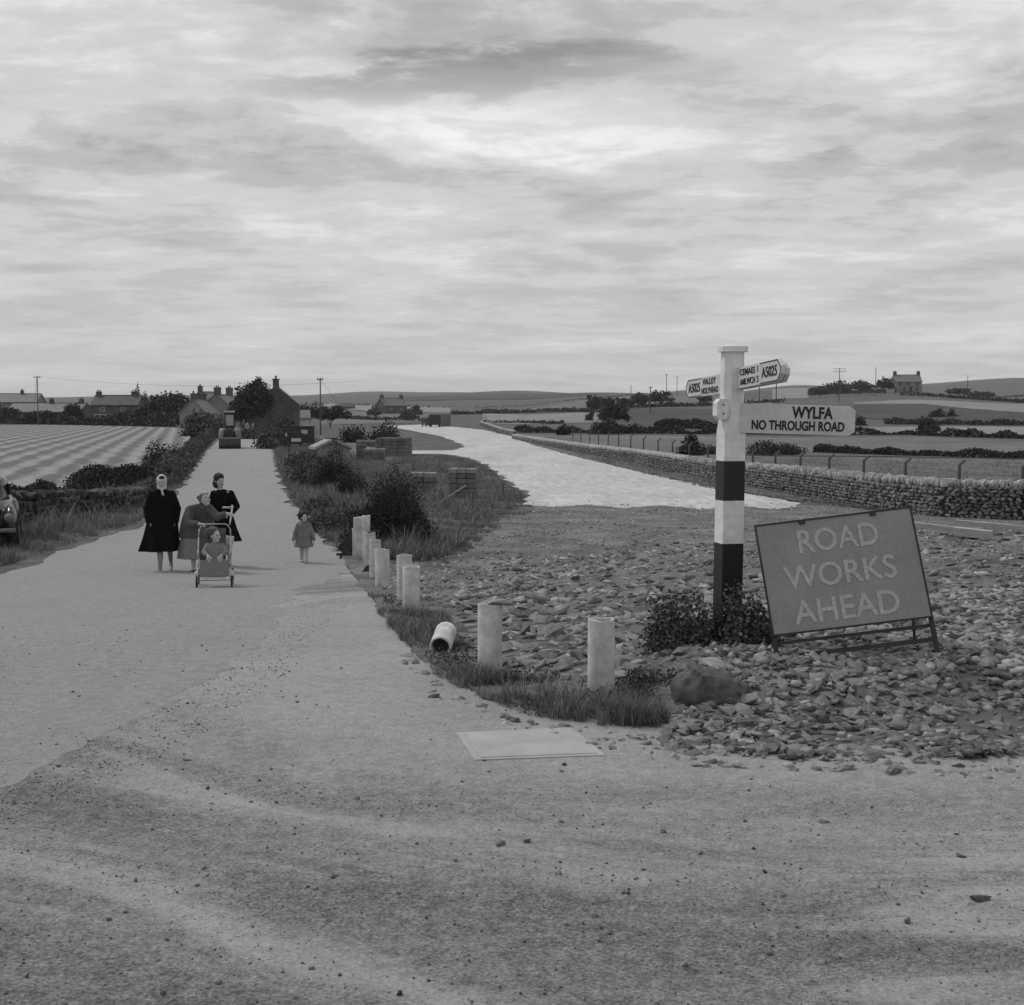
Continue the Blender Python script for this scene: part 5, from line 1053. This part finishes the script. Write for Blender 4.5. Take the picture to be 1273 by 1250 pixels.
# two far walkers
for px, lab in ((525.5, 'tiny far walker on the left at the bend of the new road'), (529.5, 'tiny far walker on the right at the bend of the new road')):
    c = ON(px, 235); e_ = empty('person', c, lab, 'person', 'two tiny figures at the far bend')
    b = MB()
    for k in (-1, 1): b.cap((0.09*k, 0, 0.05), (0.08*k, 0, 0.85), 0.06, 0.09); b.cap((0.2*k, 0, 1.35), (0.25*k, -0.05, 0.85), 0.055, 0.04); b.cap((0.09*k, 0, 0.04), (0.09*k, -0.15, 0.04), 0.04)
    b.loft([((0, 0, 0.8), 0.17, 0.12), ((0, 0, 1.1), 0.16, 0.11), ((0, 0, 1.38), 0.19, 0.12), ((0, 0, 1.45), 0.07, 0.06)]); b.cap((0, 0, 1.4), (0, 0, 1.5), 0.05); b.ell((0, -0.01, 1.6), (0.08, 0.095, 0.115)); b.blob('body', M['coatgrey'], e_, 0.03, 2)
# ------------------------------------------------------------------ car at the left edge
c = ON(-27.0, 29.3); car = empty('parked_car', c, 'black rounded saloon car parked at the left edge, mostly out of frame', 'car', rz=rad(19))
b = MB(); b.loft([((0, 0.2, 0.28), 0.70, 1.85), ((0, 0.2, 0.45), 0.74, 1.95), ((0, 0.2, 0.80), 0.72, 1.93), ((0, 0.25, 0.98), 0.66, 1.75)], 40)
b.loft([((0, 0.45, 0.9), 0.66, 1.2), ((0, 0.5, 1.15), 0.62, 1.12), ((0, 0.5, 1.38), 0.55, 0.85), ((0, 0.5, 1.5), 0.35, 0.55)], 40)
for sx in (-1, 1):
    for yy in (-1.15, 1.45): b.ell((sx*0.64, yy, 0.50), (0.16, 0.5, 0.42))
b.ell((0, -1.2, 0.72), (0.42, 0.85, 0.36))
b.blob('body', M['carpaint'], car, 0.035, 4)
for sx in (-1, 1):
    for yy in (-1.2, 1.45):
        w_ = MB().tube((sx*0.62, yy, 0.32), (sx*0.80, yy, 0.32), 0.32, n=24).build('wheel', M['tyre'], car, None, False); MB().tube((sx*0.80, yy, 0.32), (sx*0.815, yy, 0.32), 0.15, n=18).build('hub_cap', M['rollerpaint'], w_)
    MB().box((sx*0.625, 0.3, 1.17), (0.04, 0.5, 0.24), (0, sx*-0.12, 0)).build('side_window', M['glass'], car); MB().box((sx*0.60, 0.88, 1.17), (0.04, 0.4, 0.22), (0, sx*-0.12, 0)).build('side_window', M['glass'], car)
    MB().ell((sx*0.62, -1.62, 0.66), (0.10, 0.10, 0.10)).build('headlight', M['rollerpaint'], car, None, True); MB().box((sx*0.735, 0.1, 0.90), (0.03, 0.14, 0.022)).build('door_handle', M['rollerpaint'], car)
MB().box((0, -0.63, 1.17), (0.95, 0.02, 0.28), (rad(-25), 0, 0)).build('windscreen', M['glass'], car)
MB().tube((-0.75, -1.78, 0.42), (0.75, -1.78, 0.42), 0.045, n=8).build('bumper', M['rollerpaint'], car, None, True); MB().ell((0, -1.72, 0.66), (0.16, 0.06, 0.26)).build('radiator_grille', M['rollerpaint'], car, None, True)
# ------------------------------------------------------------------ road roller
c = ON(286, 106); ro = empty('road_roller', c, 'road roller with a narrow glazed cab driving towards the camera on the lane', 'road roller'); ro.scale = (0.84, 1, 1); ro.rotation_euler = (0, 0, rad(11.5))
b = MB(); b.tube((-0.98, -1.15, 0.46), (0.98, -1.15, 0.46), 0.46, n=32); b.build('front_drum', M['drum'], ro, None, False)
for sx in (-1, 1): MB().tube((sx*0.55, 1.4, 0.72), (sx*1.0, 1.4, 0.72), 0.75, n=32).build('rear_drum', M['drum'], ro)
b = MB()
for sx in (-1, 1): b.loft([((sx*0.66, 0.3, 0.62), 0.34, 1.4), ((sx*0.66, 0.3, 1.1), 0.36, 1.45), ((sx*0.64, 0.3, 1.42), 0.35, 1.35), ((sx*0.60, 0.3, 1.58), 0.24, 1.1)], 24)
b.box((0, 0.5, 1.0), (1.1, 2.0, 0.7)); b.blob('side_tanks', M['rollerpaint'], ro, 0.04, 3)
bevel(MB().box((0, -0.55, 1.25), (0.52, 1.3, 0.62)).build('engine_hood', M['drum'], ro), 0.05, 3)
MB().box((0, -1.22, 1.25), (0.40, 0.04, 0.46)).build('radiator', M['blackmetal'], ro)
bevel(MB().box((0, -1.60, 0.86), (2.02, 0.10, 0.13)).build('front_beam', M['rollerpaint'], ro), 0.02)
MB().box((0, -1.55, 0.55), (1.2, 0.08, 0.12)).build('scraper', M['blackmetal'], ro)
cb = MB()
for x in (-0.40, 0.40):
    for y in (0.5, 1.5): cb.box((x, y, 2.15), (0.10, 0.10, 1.3))
cb.box((0, 0.5, 1.62), (0.94, 0.09, 0.36)); cb.box((0, 1.5, 1.75), (0.94, 0.09, 0.5)); cb.box((0, 0.5, 2.72), (0.94, 0.10, 0.16)); cb.build('cab', M['blackmetal'], ro)
bevel(MB().box((0, 1.0, 2.87), (1.02, 1.35, 0.14)).build('cab_roof', M['renderpale'], ro), 0.05, 3); MB().box((0, 0.52, 2.22), (0.74, 0.02, 0.84)).build('windscreen', M['lightglass'], ro)
MB().tube((-0.62, 0.2, 1.5), (-0.62, 0.2, 2.5), 0.03, n=8).build('exhaust', M['blackmetal'], ro)
# ------------------------------------------------------------------ houses
def window(h, x, z, y, w, hh, frame='renderpale'):
    f = MB(); t = 0.09
    for c_, s_ in (((x, y, z+hh/2), (w+t, .1, t)), ((x, y, z-hh/2), (w+t, .1, t)), ((x-w/2, y, z), (t, .1, hh)), ((x+w/2, y, z), (t, .1, hh)), ((x, y, z), (w, .07, 0.05)), ((x, y, z), (0.05, .075, hh))): f.box(c_, s_)
    o = f.build('window', M[frame], h); MB().box((x, y+0.02, z), (w-t, .03, hh-t)).build('pane', M['glass'], o); return o
def house(label, px, d, L, D, eave, ridge, wall, roof, rz=0.0, chim=(), wins=(), door=None, name='house', drop=0.0, chh=1.1, chw=0.9, xoff=0, over=0.25, cat='house', winback='renderpale', hip=False):
    c = ON(px, d); h = empty(name, (c.x, c.y, c.z-drop), label, cat, None, rz)
    w = MB(); hl, hd = L/2, D/2
    w.add([(-hl, -hd, -1), (hl, -hd, -1), (hl, hd, -1), (-hl, hd, -1), (-hl, -hd, eave), (hl, -hd, eave), (hl, hd, eave), (-hl, hd, eave), (-hl, 0, ridge), (hl, 0, ridge)],
          [(0, 1, 5, 4), (2, 3, 7, 6), (0, 4, 8, 7, 3), (1, 2, 6, 9, 5), (4, 5, 9, 8), (6, 7, 8, 9), (3, 2, 1, 0)])
    w.build('wall', M[wall], h)
    sl = (ridge-eave)/hd; t = 0.16
    for s in (-1, 1):
        r = MB(); y0, z0_ = s*(hd+over), eave-over*sl; e = L/2+over*0.6
        V = [(-e, y0, z0_+0.03), (e, y0, z0_+0.03), (e, 0, ridge+0.03), (-e, 0, ridge+0.03)]; V += [(a, b_, z_+t) for a, b_, z_ in V]
        r.add(V, [(0, 1, 2, 3), (7, 6, 5, 4), (0, 4, 5, 1), (1, 5, 6, 2), (2, 6, 7, 3), (3, 7, 4, 0)]); ro_ = r.build('roof', M[roof], h)
        if s == -1: rr_ = ro_
    MB().box((0, 0, ridge+0.17), (L+0.3, 0.3, 0.12)).build('ridge_tiles', M['roofdark'], h)
    for cxx in chim:
        k = MB(); k.box((cxx, 0, ridge+chh*0.3), (chw, 0.7, chh*1.4)); k.box((cxx, 0, ridge+chh), (chw+0.14, 0.84, 0.14)); ck = k.build('chimney', M['renderdark'], h)
        for s in (-0.22, 0.22): MB().tube((cxx+s*chw, 0, ridge+chh+0.07), (cxx+s*chw, 0, ridge+chh+0.45), 0.12, 0.1, n=8).build('chimney_pot', M['blockgrey'], ck)
    for wx, wz, ww, wh in wins: window(h, wx, wz, -hd-0.02, ww, wh, winback)
    if door is not None:
        dd = MB().box((door, -hd-0.03, 1.0), (0.95, 0.08, 2.0)).build('door', M['blackmetal'], h); MB().ell((door+0.35, -hd-0.09, 1.0), (0.04, 0.04, 0.04)).build('handle', M['chrome'], dd)
    return h
house('long pale roofed building at the far left edge with two small chimneys', 8, 290, 15.0, 7.0, 4.6, 6.3, 'render', 'roof', rad(3), (-2.2, 3.6), [(-5, 3.4, 0.8, 1.0), (-1, 3.4, 0.8, 1.0), (3, 3.4, 0.8, 1.0)], None, chh=0.7, chw=0.6)
house('long low barn with a pale roof and two dark chimneys left of the porch house', 64, 268, 15.2, 6.5, 2.6, 4.2, 'renderdark', 'roof', rad(-10), (0.3, 6.6), [(-4, 1.6, 0.8, 0.8), (3, 1.6, 0.8, 0.8)], -1.0, chh=0.8, chw=0.7, name='barn', cat='barn')
h_ = house('dark two storey house with two end chimneys and a white porch', 149, 258, 8.6, 6.0, 3.9, 5.6, 'renderdark', 'roofdark', 0, (-3.7, 2.9), [(-2.2, 3.1, 0.8, 0.7), (1.6, 3.1, 0.8, 0.7), (2.4, 1.2, 0.8, 1.0)], -1.0, chh=0.8, chw=0.9)
pr = MB(); pr.box((-1.9, -3.5, 2.15), (3.3, 1.2, 0.16)); 
for x in (-3.4, -2.4, -1.4, -0.4): pr.box((x, -4.0, 1.05), (0.16, 0.16, 2.05))
pr.box((-2.9, -3.98, 0.5), (0.9, 0.08, 0.9)); pr.build('porch', M['renderpale'], h_)
house('low house with a pale wall end behind the pointed trees', 195, 300, 5.4, 5, 2.9, 4.2, 'renderpale', 'roof', 0, (1.8,), [(-1.6, 1.8, 0.7, 0.8)], None, chh=0.7, chw=0.6)
house('white gabled cottage end rising over the ivy covered bank', 248, 215, 4.8, 4.4, 2.5, 4.6, 'render', 'roof', rad(80), (-2.0, 2.0), [], None, chh=0.9, chw=0.6)
house('dark gabled house roof behind the road roller to the left', 258, 290, 6, 5.0, 4.5, 6.7, 'renderdark', 'roof', rad(70), (-2.4,), [], None, chh=1.2, chw=0.9)
house('tall village house roof with a wide chimney block above the roller', 279, 255, 6.5, 5.4, 3.8, 5.7, 'render', 'roof', rad(75), (-2.4, 2.4), [], None, chh=1.4, chw=1.6)
house('tall stone gabled house at the lane end with twin chimney pots', 345.5, 165, 7.0, 5.2, 3.6, 5.7, 'renderdark', 'roof', rad(97), (-2.9,), [], None, chh=0.9, chw=0.8, over=0.2)
house('low outbuilding with pale wall on the right of the stone gabled house', 368, 185, 3.6, 4.0, 1.9, 2.9, 'renderpale', 'roof', rad(10), (), [], None, name='outbuilding', cat='outbuilding')
house('small far cottage with two chimneys on the rise beyond the vans', 487, 430, 8.2, 5.5, 2.6, 4.8, 'renderdark', 'roof', rad(38), (-3.6, 3.6), [(-2, 1.5, 0.8, 0.8), (2, 1.5, 0.8, 0.8)], None, chh=1.0, chw=1.0)
hh_ = house('solitary two storey house on the right hilltop with a chimney at each end', 1125, 480, 9.0, 6.2, 3.7, 6.0, 'render', 'roof', 0, (-4.1, 4.1), [(-3.0, 2.9, 0.8, 1.0), (-0.2, 2.9, 0.7, 1.0), (2.8, 2.9, 0.8, 1.0), (-1.6, 1.1, 0.8, 1.1), (2.8, 1.1, 0.9, 1.1)], 0.6, chh=1.2, chw=1.1, winback='renderdark')
house('little pale lean-to shed beside the hilltop house', 1105, 478, 2.4, 2.6, 1.7, 2.3, 'renderpale', 'roof', 0, (), [], None, name='shed', cat='shed')
for px, d, L_, hh2, lab in ((411, 640, 9, 1.6, 'long pale low building on the left far hill'), (432, 640, 7, 1.2, 'darker low building on the far hill right of the pale one')):
    house(lab, px, d, L_, 5, hh2, hh2+1.2, 'renderpale' if px < 420 else 'renderdark', 'rooflight' if px < 420 else 'roofdark', 0, name='farm_building', cat='building')
# hut with pale roof near the lane corner
h_ = house('low hut with a pale shallow gabled roof above the tall round bush', 411, 80, 1.7, 1.9, 0.75, 1.18, 'render', 'rooflight', rad(110), name='hut', cat='hut', over=0.15)
# dark vans and board
def van(label, px, d, L, w, h, rz, white):
    c = ON(px, d); v = empty('van', c, label, 'van', None, rz)
    bevel(MB().box((0, 0, 0.42+h/2), (w, L, h)).build('body', M['wooddark'], v), 0.06, 3)
    bevel(MB().box((0, 0, 0.42+h+0.04), (w+0.1, L+0.1, 0.07)).build('roof', M['blackmetal'], v), 0.02)
    for x in (-1, 1):
        for y in (-1, 1): MB().tube((x*(w/2-0.12), y*L*0.32, 0.32), (x*(w/2+0.02), y*L*0.32, 0.32), 0.32, n=18).build('wheel', M['tyre'], v)
    MB().box((white[0], -L/2-0.015, white[1]), (white[2], 0.03, white[3])).build('window', M['lightglass' if white[4] else 'renderpale'], v)
    return v
van('dark box van with a pale square window at the lane corner', 382, 108, 2.6, 1.15, 1.25, rad(8), (-0.2, 1.3, 0.5, 0.32, False))
van('dark van to the left behind the roadside notice', 364, 118, 2.4, 1.6, 1.2, rad(4), (0.0, 0.9, 1.0, 0.3, False))
# roadside notice post
c = ON(359.5, 75); rn = empty('road_sign', c, 'dark post with a triangle on top and a black notice plate by the lane verge', 'sign')
MB().tube((0, 0, -0.2), (0, 0, 2.05), 0.04, n=8).build('post', M['blackmetal'], rn); tr_ = MB(); tr_.prism([(-0.19, 2.02), (0.19, 2.02), (0, 2.36)], -0.02, 0.02); tr_.build('triangle', M['blackmetal'], rn)
bevel(MB().box((0.33, -0.03, 1.45), (0.85, 0.04, 0.62)).build('notice_plate', M['blackmetal'], rn), 0.02); MB().box((0.40, -0.055, 1.36), (0.52, 0.01, 0.18)).build('pale_strip', M['clothlight'], rn)
# ------------------------------------------------------------------ stacks of blocks
def stack(label, px, base, w, h, dep, nr, nc, m='blockgrey', rz=0, light=True, name='block_stack', dd=None):
    c = ON(px, dd) if dd else G(px, base); s = empty(name, c, label, 'stack of blocks', None, rz); bh = h/nr
    for r in range(nr):
        for k in range(nc):
            for y in range(2):
                o = bevel(MB().box((0, 0, 0), (w/nc*0.955, dep/2*0.96, bh*0.93)).build('block', M['render'] if (r == nr-1 and light) else M[m], s, (-w/2+w/nc*(k+0.5)+random.uniform(-.012, .012), -dep/4+dep/2*y+random.uniform(-.03, .03), bh*(r+0.5)+random.uniform(-.006, .006))), min(w, h)*0.012, 1)  # top course in a paler colour, painting in skylight on the stack
                o.rotation_euler = (random.gauss(0, .01), random.gauss(0, .01), random.gauss(0, .02))
    return s
stack('tall stack of concrete blocks with top course paled for skylight standing on the grass', 575.5, 619, 0.92, 1.0, 0.8, 6, 3, rz=rad(-4))
stack('lower stack of blocks with a thin top paled for skylight left of the tall stack', 527, 611, 0.95, 0.70, 0.8, 4, 2, rz=rad(2))
stack('large plain block stack beside the new road entrance', 490, 567, 2.0, 1.2, 1.6, 5, 4, rz=rad(-14), light=False)
stack('low block stack with top course paled for skylight in front of the large plain stack', 466, 572, 1.25, 0.68, 1.2, 4, 3, rz=rad(3))
stack('small block pile just behind the tall round bush', 449, 571, 0.6, 0.9, 0.8, 4, 2, rz=rad(5), light=False)
stack('block stack near the hut with top course paled for skylight', 455, 545, 1.5, 0.55, 1.0, 3, 3, rz=rad(0), dd=112)
stack('single upright block pier at the bend of the new road', 554, 530, 1.7, 2.2, 1.6, 5, 2, rz=rad(8), dd=238, light=False)
b = MB(); c = G(549, 627); T(MB().box((0.32, 0.25, 0.30), (1.05, 0.06, 0.045), (0, rad(-33), rad(-6))).build('plank', M['wood'], None, c), 'pale plank propped on the tall block stack', 'plank')
b = MB(); c = ON(541, 232); v_ = empty('lorry', c, 'dark lorry standing at the far bend of the new road', 'lorry'); bevel(MB().box((0, 0, 1.35), (1.9, 3.5, 1.7)).build('body', M['wooddark'], v_), 0.1, 2); bevel(MB().box((-1.15, 0, 0.9), (0.35, 1.4, 1.2)).build('side_locker', M['renderdark'], v_), 0.05, 2)
for x in (-0.75, 0.75):
    for y in (-1.1, 1.1): MB().tube((x-0.12, y, 0.42), (x+0.12, y, 0.42), 0.42, n=14).build('wheel', M['tyre'], v_)
# timbers on the rubble at right
c = G(1210, 672)
for (x, y, z, L_, rz, ry, lab) in ((-0.42, 0.45, 0.17, 2.0, -26, 5, 'left pale timber beam resting on the rubble by the wall'), (0.62, 0.6, 0.17, 2.0, -18, 4, 'right pale timber beam running out of frame by the wall'), (-0.02, -0.05, 0.10, 0.8, -30, 4, 'short thick timber block in front of the two beams')):
    t_ = bevel(MB().box((0, 0, 0), (L_, 0.15, 0.11)).build('timber_beam', M['wood'], None, (c.x+x*1.5, c.y+y*1.5, c.z+z+0.07)), 0.006); t_.rotation_euler = (0, rad(ry), rad(rz)); T(t_, lab, 'timber', 'timbers lying by the wall')
    if L_ < 1: t_.scale = (1, 1.8, 1.7)
t_ = MB().box((0.05, 0.25, 0.10), (0.5, 0.35, 0.05), (0, 0.1, 0.2)).build('dark_board', M['wooddark'], None, c); T(t_, 'dark board between the timber beams', 'timber')
# white marker block on the bank
c = G(720, 559); T(bevel(MB().box((0, 0, 0.22), (0.35, 0.3, 0.5)).build('marker_stone', M['blockpale'], None, c), 0.03), 'small pale marker stone against the long wall', 'stone')
c = G(604, 524); T(bevel(MB().box((0, 0, 0.5), (0.35, 0.35, 1.3)).build('marker_post', M['renderpale'], None, c), 0.03), 'short white post by the far fields left of the wall bend', 'post')
# ------------------------------------------------------------------ poles and wires
def pole(label, px, d, h, arms=1, aw=1.2, r=0.12, ins=True):
    c = ON(px, d); e = empty('telegraph_pole', c, label, 'pole', 'telegraph poles'); MB().tube((0, 0, -0.3), (0, 0, h), r, r*0.7, n=8).build('pole', M['pole'], e)
    for k in range(arms):
        z = h-0.25-0.75*k; cr = MB().box((0, -0.1, z), (aw, 0.1, 0.12)).build('cross_arm', M['pole'], e)
        for x in (-0.45, 0, 0.45):
            MB().tube((x*aw, -0.1, z+0.06), (x*aw, -0.1, z+0.26), 0.05, 0.04, n=6).build('insulator', M['pole'], cr)
    return e, Vector((c.x, c.y-0.1, c.z+h-0.1))
pe1 = pole('telegraph pole standing at the far left beyond the hay field', 48.5, 250, 9.2)
pe2 = pole('telegraph pole right of the gabled house against the sky', 399, 165, 6.9, 1, 0.7, 0.1)
pp_ = []
for px, d, h, a, aw, lab in ((828, 430, 9.0, 1, 0.8, 'thin skyline pole left of the signpost, left one'), (841, 500, 7.6, 1, 0.8, 'second thin skyline pole left of the signpost'), (784, 450, 6.5, 0, 1, 'faint short skyline pole far left of the signpost'), (808, 300, 6.0, 1, 0.8, 'thin pole in the hillside fields'), (943, 330, 9.6, 0, 1, 'thin pole seen under the right sign arm'), (964, 300, 9.4, 2, 1.2, 'thicker pole right under the tip of the right sign arm'), (1042, 380, 9.0, 2, 3.4, 'power pole with wide cross arms before the hilltop trees'), (1087, 430, 9.0, 0, 1, 'thin pole between the trees and the hilltop house'), (1201, 440, 7.5, 0, 1, 'thin pole to the right of the hilltop house')):
    pp_.append(pole(lab, px, d, h, a, aw, 0.13))
def wire(label, a, b, sag, r=0.02):
    pts = [a.lerp(b, t/14)-Vector((0, 0, sag*4*(t/14)*(1-t/14))) for t in range(15)]; o = a; T(MB().path([p-o for p in pts], r, 4).build('overhead_wire', M['pole'], None, o), label, 'wire')
wire('overhead wire running right from the far left pole', pe1[1], Vector((pe2[1].x, pe2[1].y+40, pe2[1].z+0.5)), 1.2, 0.015)
wire('stay wire slanting down from the far left pole', pe1[1], Vector((pe1[1].x-2.6, pe1[1].y+5, pe1[1].z-7.5)), 0.05, 0.03)
wire('stay wire slanting right from the pole by the gabled house', pe2[1], Vector((pe2[1].x+1.6, pe2[1].y+5, pe2[1].z-3.2)), 0.05, 0.015)
# fence of cranked concrete posts behind the wall
FP = [(1272, 40.0), (1193, 41.6), (1126, 43.6), (1074, 45.6), (1031, 47.8), (995, 50.0), (964, 52.4), (936, 55.5), (912, 59), (880, 63), (857, 67), (836, 72), (818, 77), (800, 82), (784, 88), (769, 94), (756, 100), (744, 107), (733, 114), (722, 122), (712, 131)]
fe = empty('wire_fence', ON(1272, 40), 'wire fence of cranked concrete posts behind the long stone wall', 'fence'); fo = fe.location.copy(); tops = []
for px, d in FP:
    c = ON(px, d); k = MB(); h = 1.3; k.box((0, 0, h/2-0.1), (0.075, 0.09, h+0.2)); k.tube((0, 0, h-0.02), (0.17, 0, h+0.13), 0.045, 0.035, n=6); k.build('fence_post', M['pole'], fe, c-fo); tops.append(c+Vector((0.0, -0.06, h)))
for dz in (0.0, -0.3, -0.6):
    MB().path([p+Vector((0, 0, dz))-fo for p in tops], 0.0025, 4).build('wire', M['pole'], fe)
fix_stone_materials()
# ------------------------------------------------------------------ air
hz_ = MB(); hz_.box((0, 2980, 27.25), (9800, 6200, 59.5)); ho = hz_.build('haze', None)
hm = bpy.data.materials.new('haze'); hm.use_nodes = True; ht = hm.node_tree; ht.nodes.clear()
ov = ht.nodes.new('ShaderNodeOutputMaterial'); pv_ = ht.nodes.new('ShaderNodeVolumePrincipled'); pv_.inputs['Color'].default_value = (0.9, 0.9, 0.9, 1); pv_.inputs['Density'].default_value = 0.00012; pv_.inputs['Anisotropy'].default_value = 0.2
ht.links.new(pv_.outputs[0], ov.inputs['Volume']); ho.data.materials.append(hm); T(ho, kind='stuff')
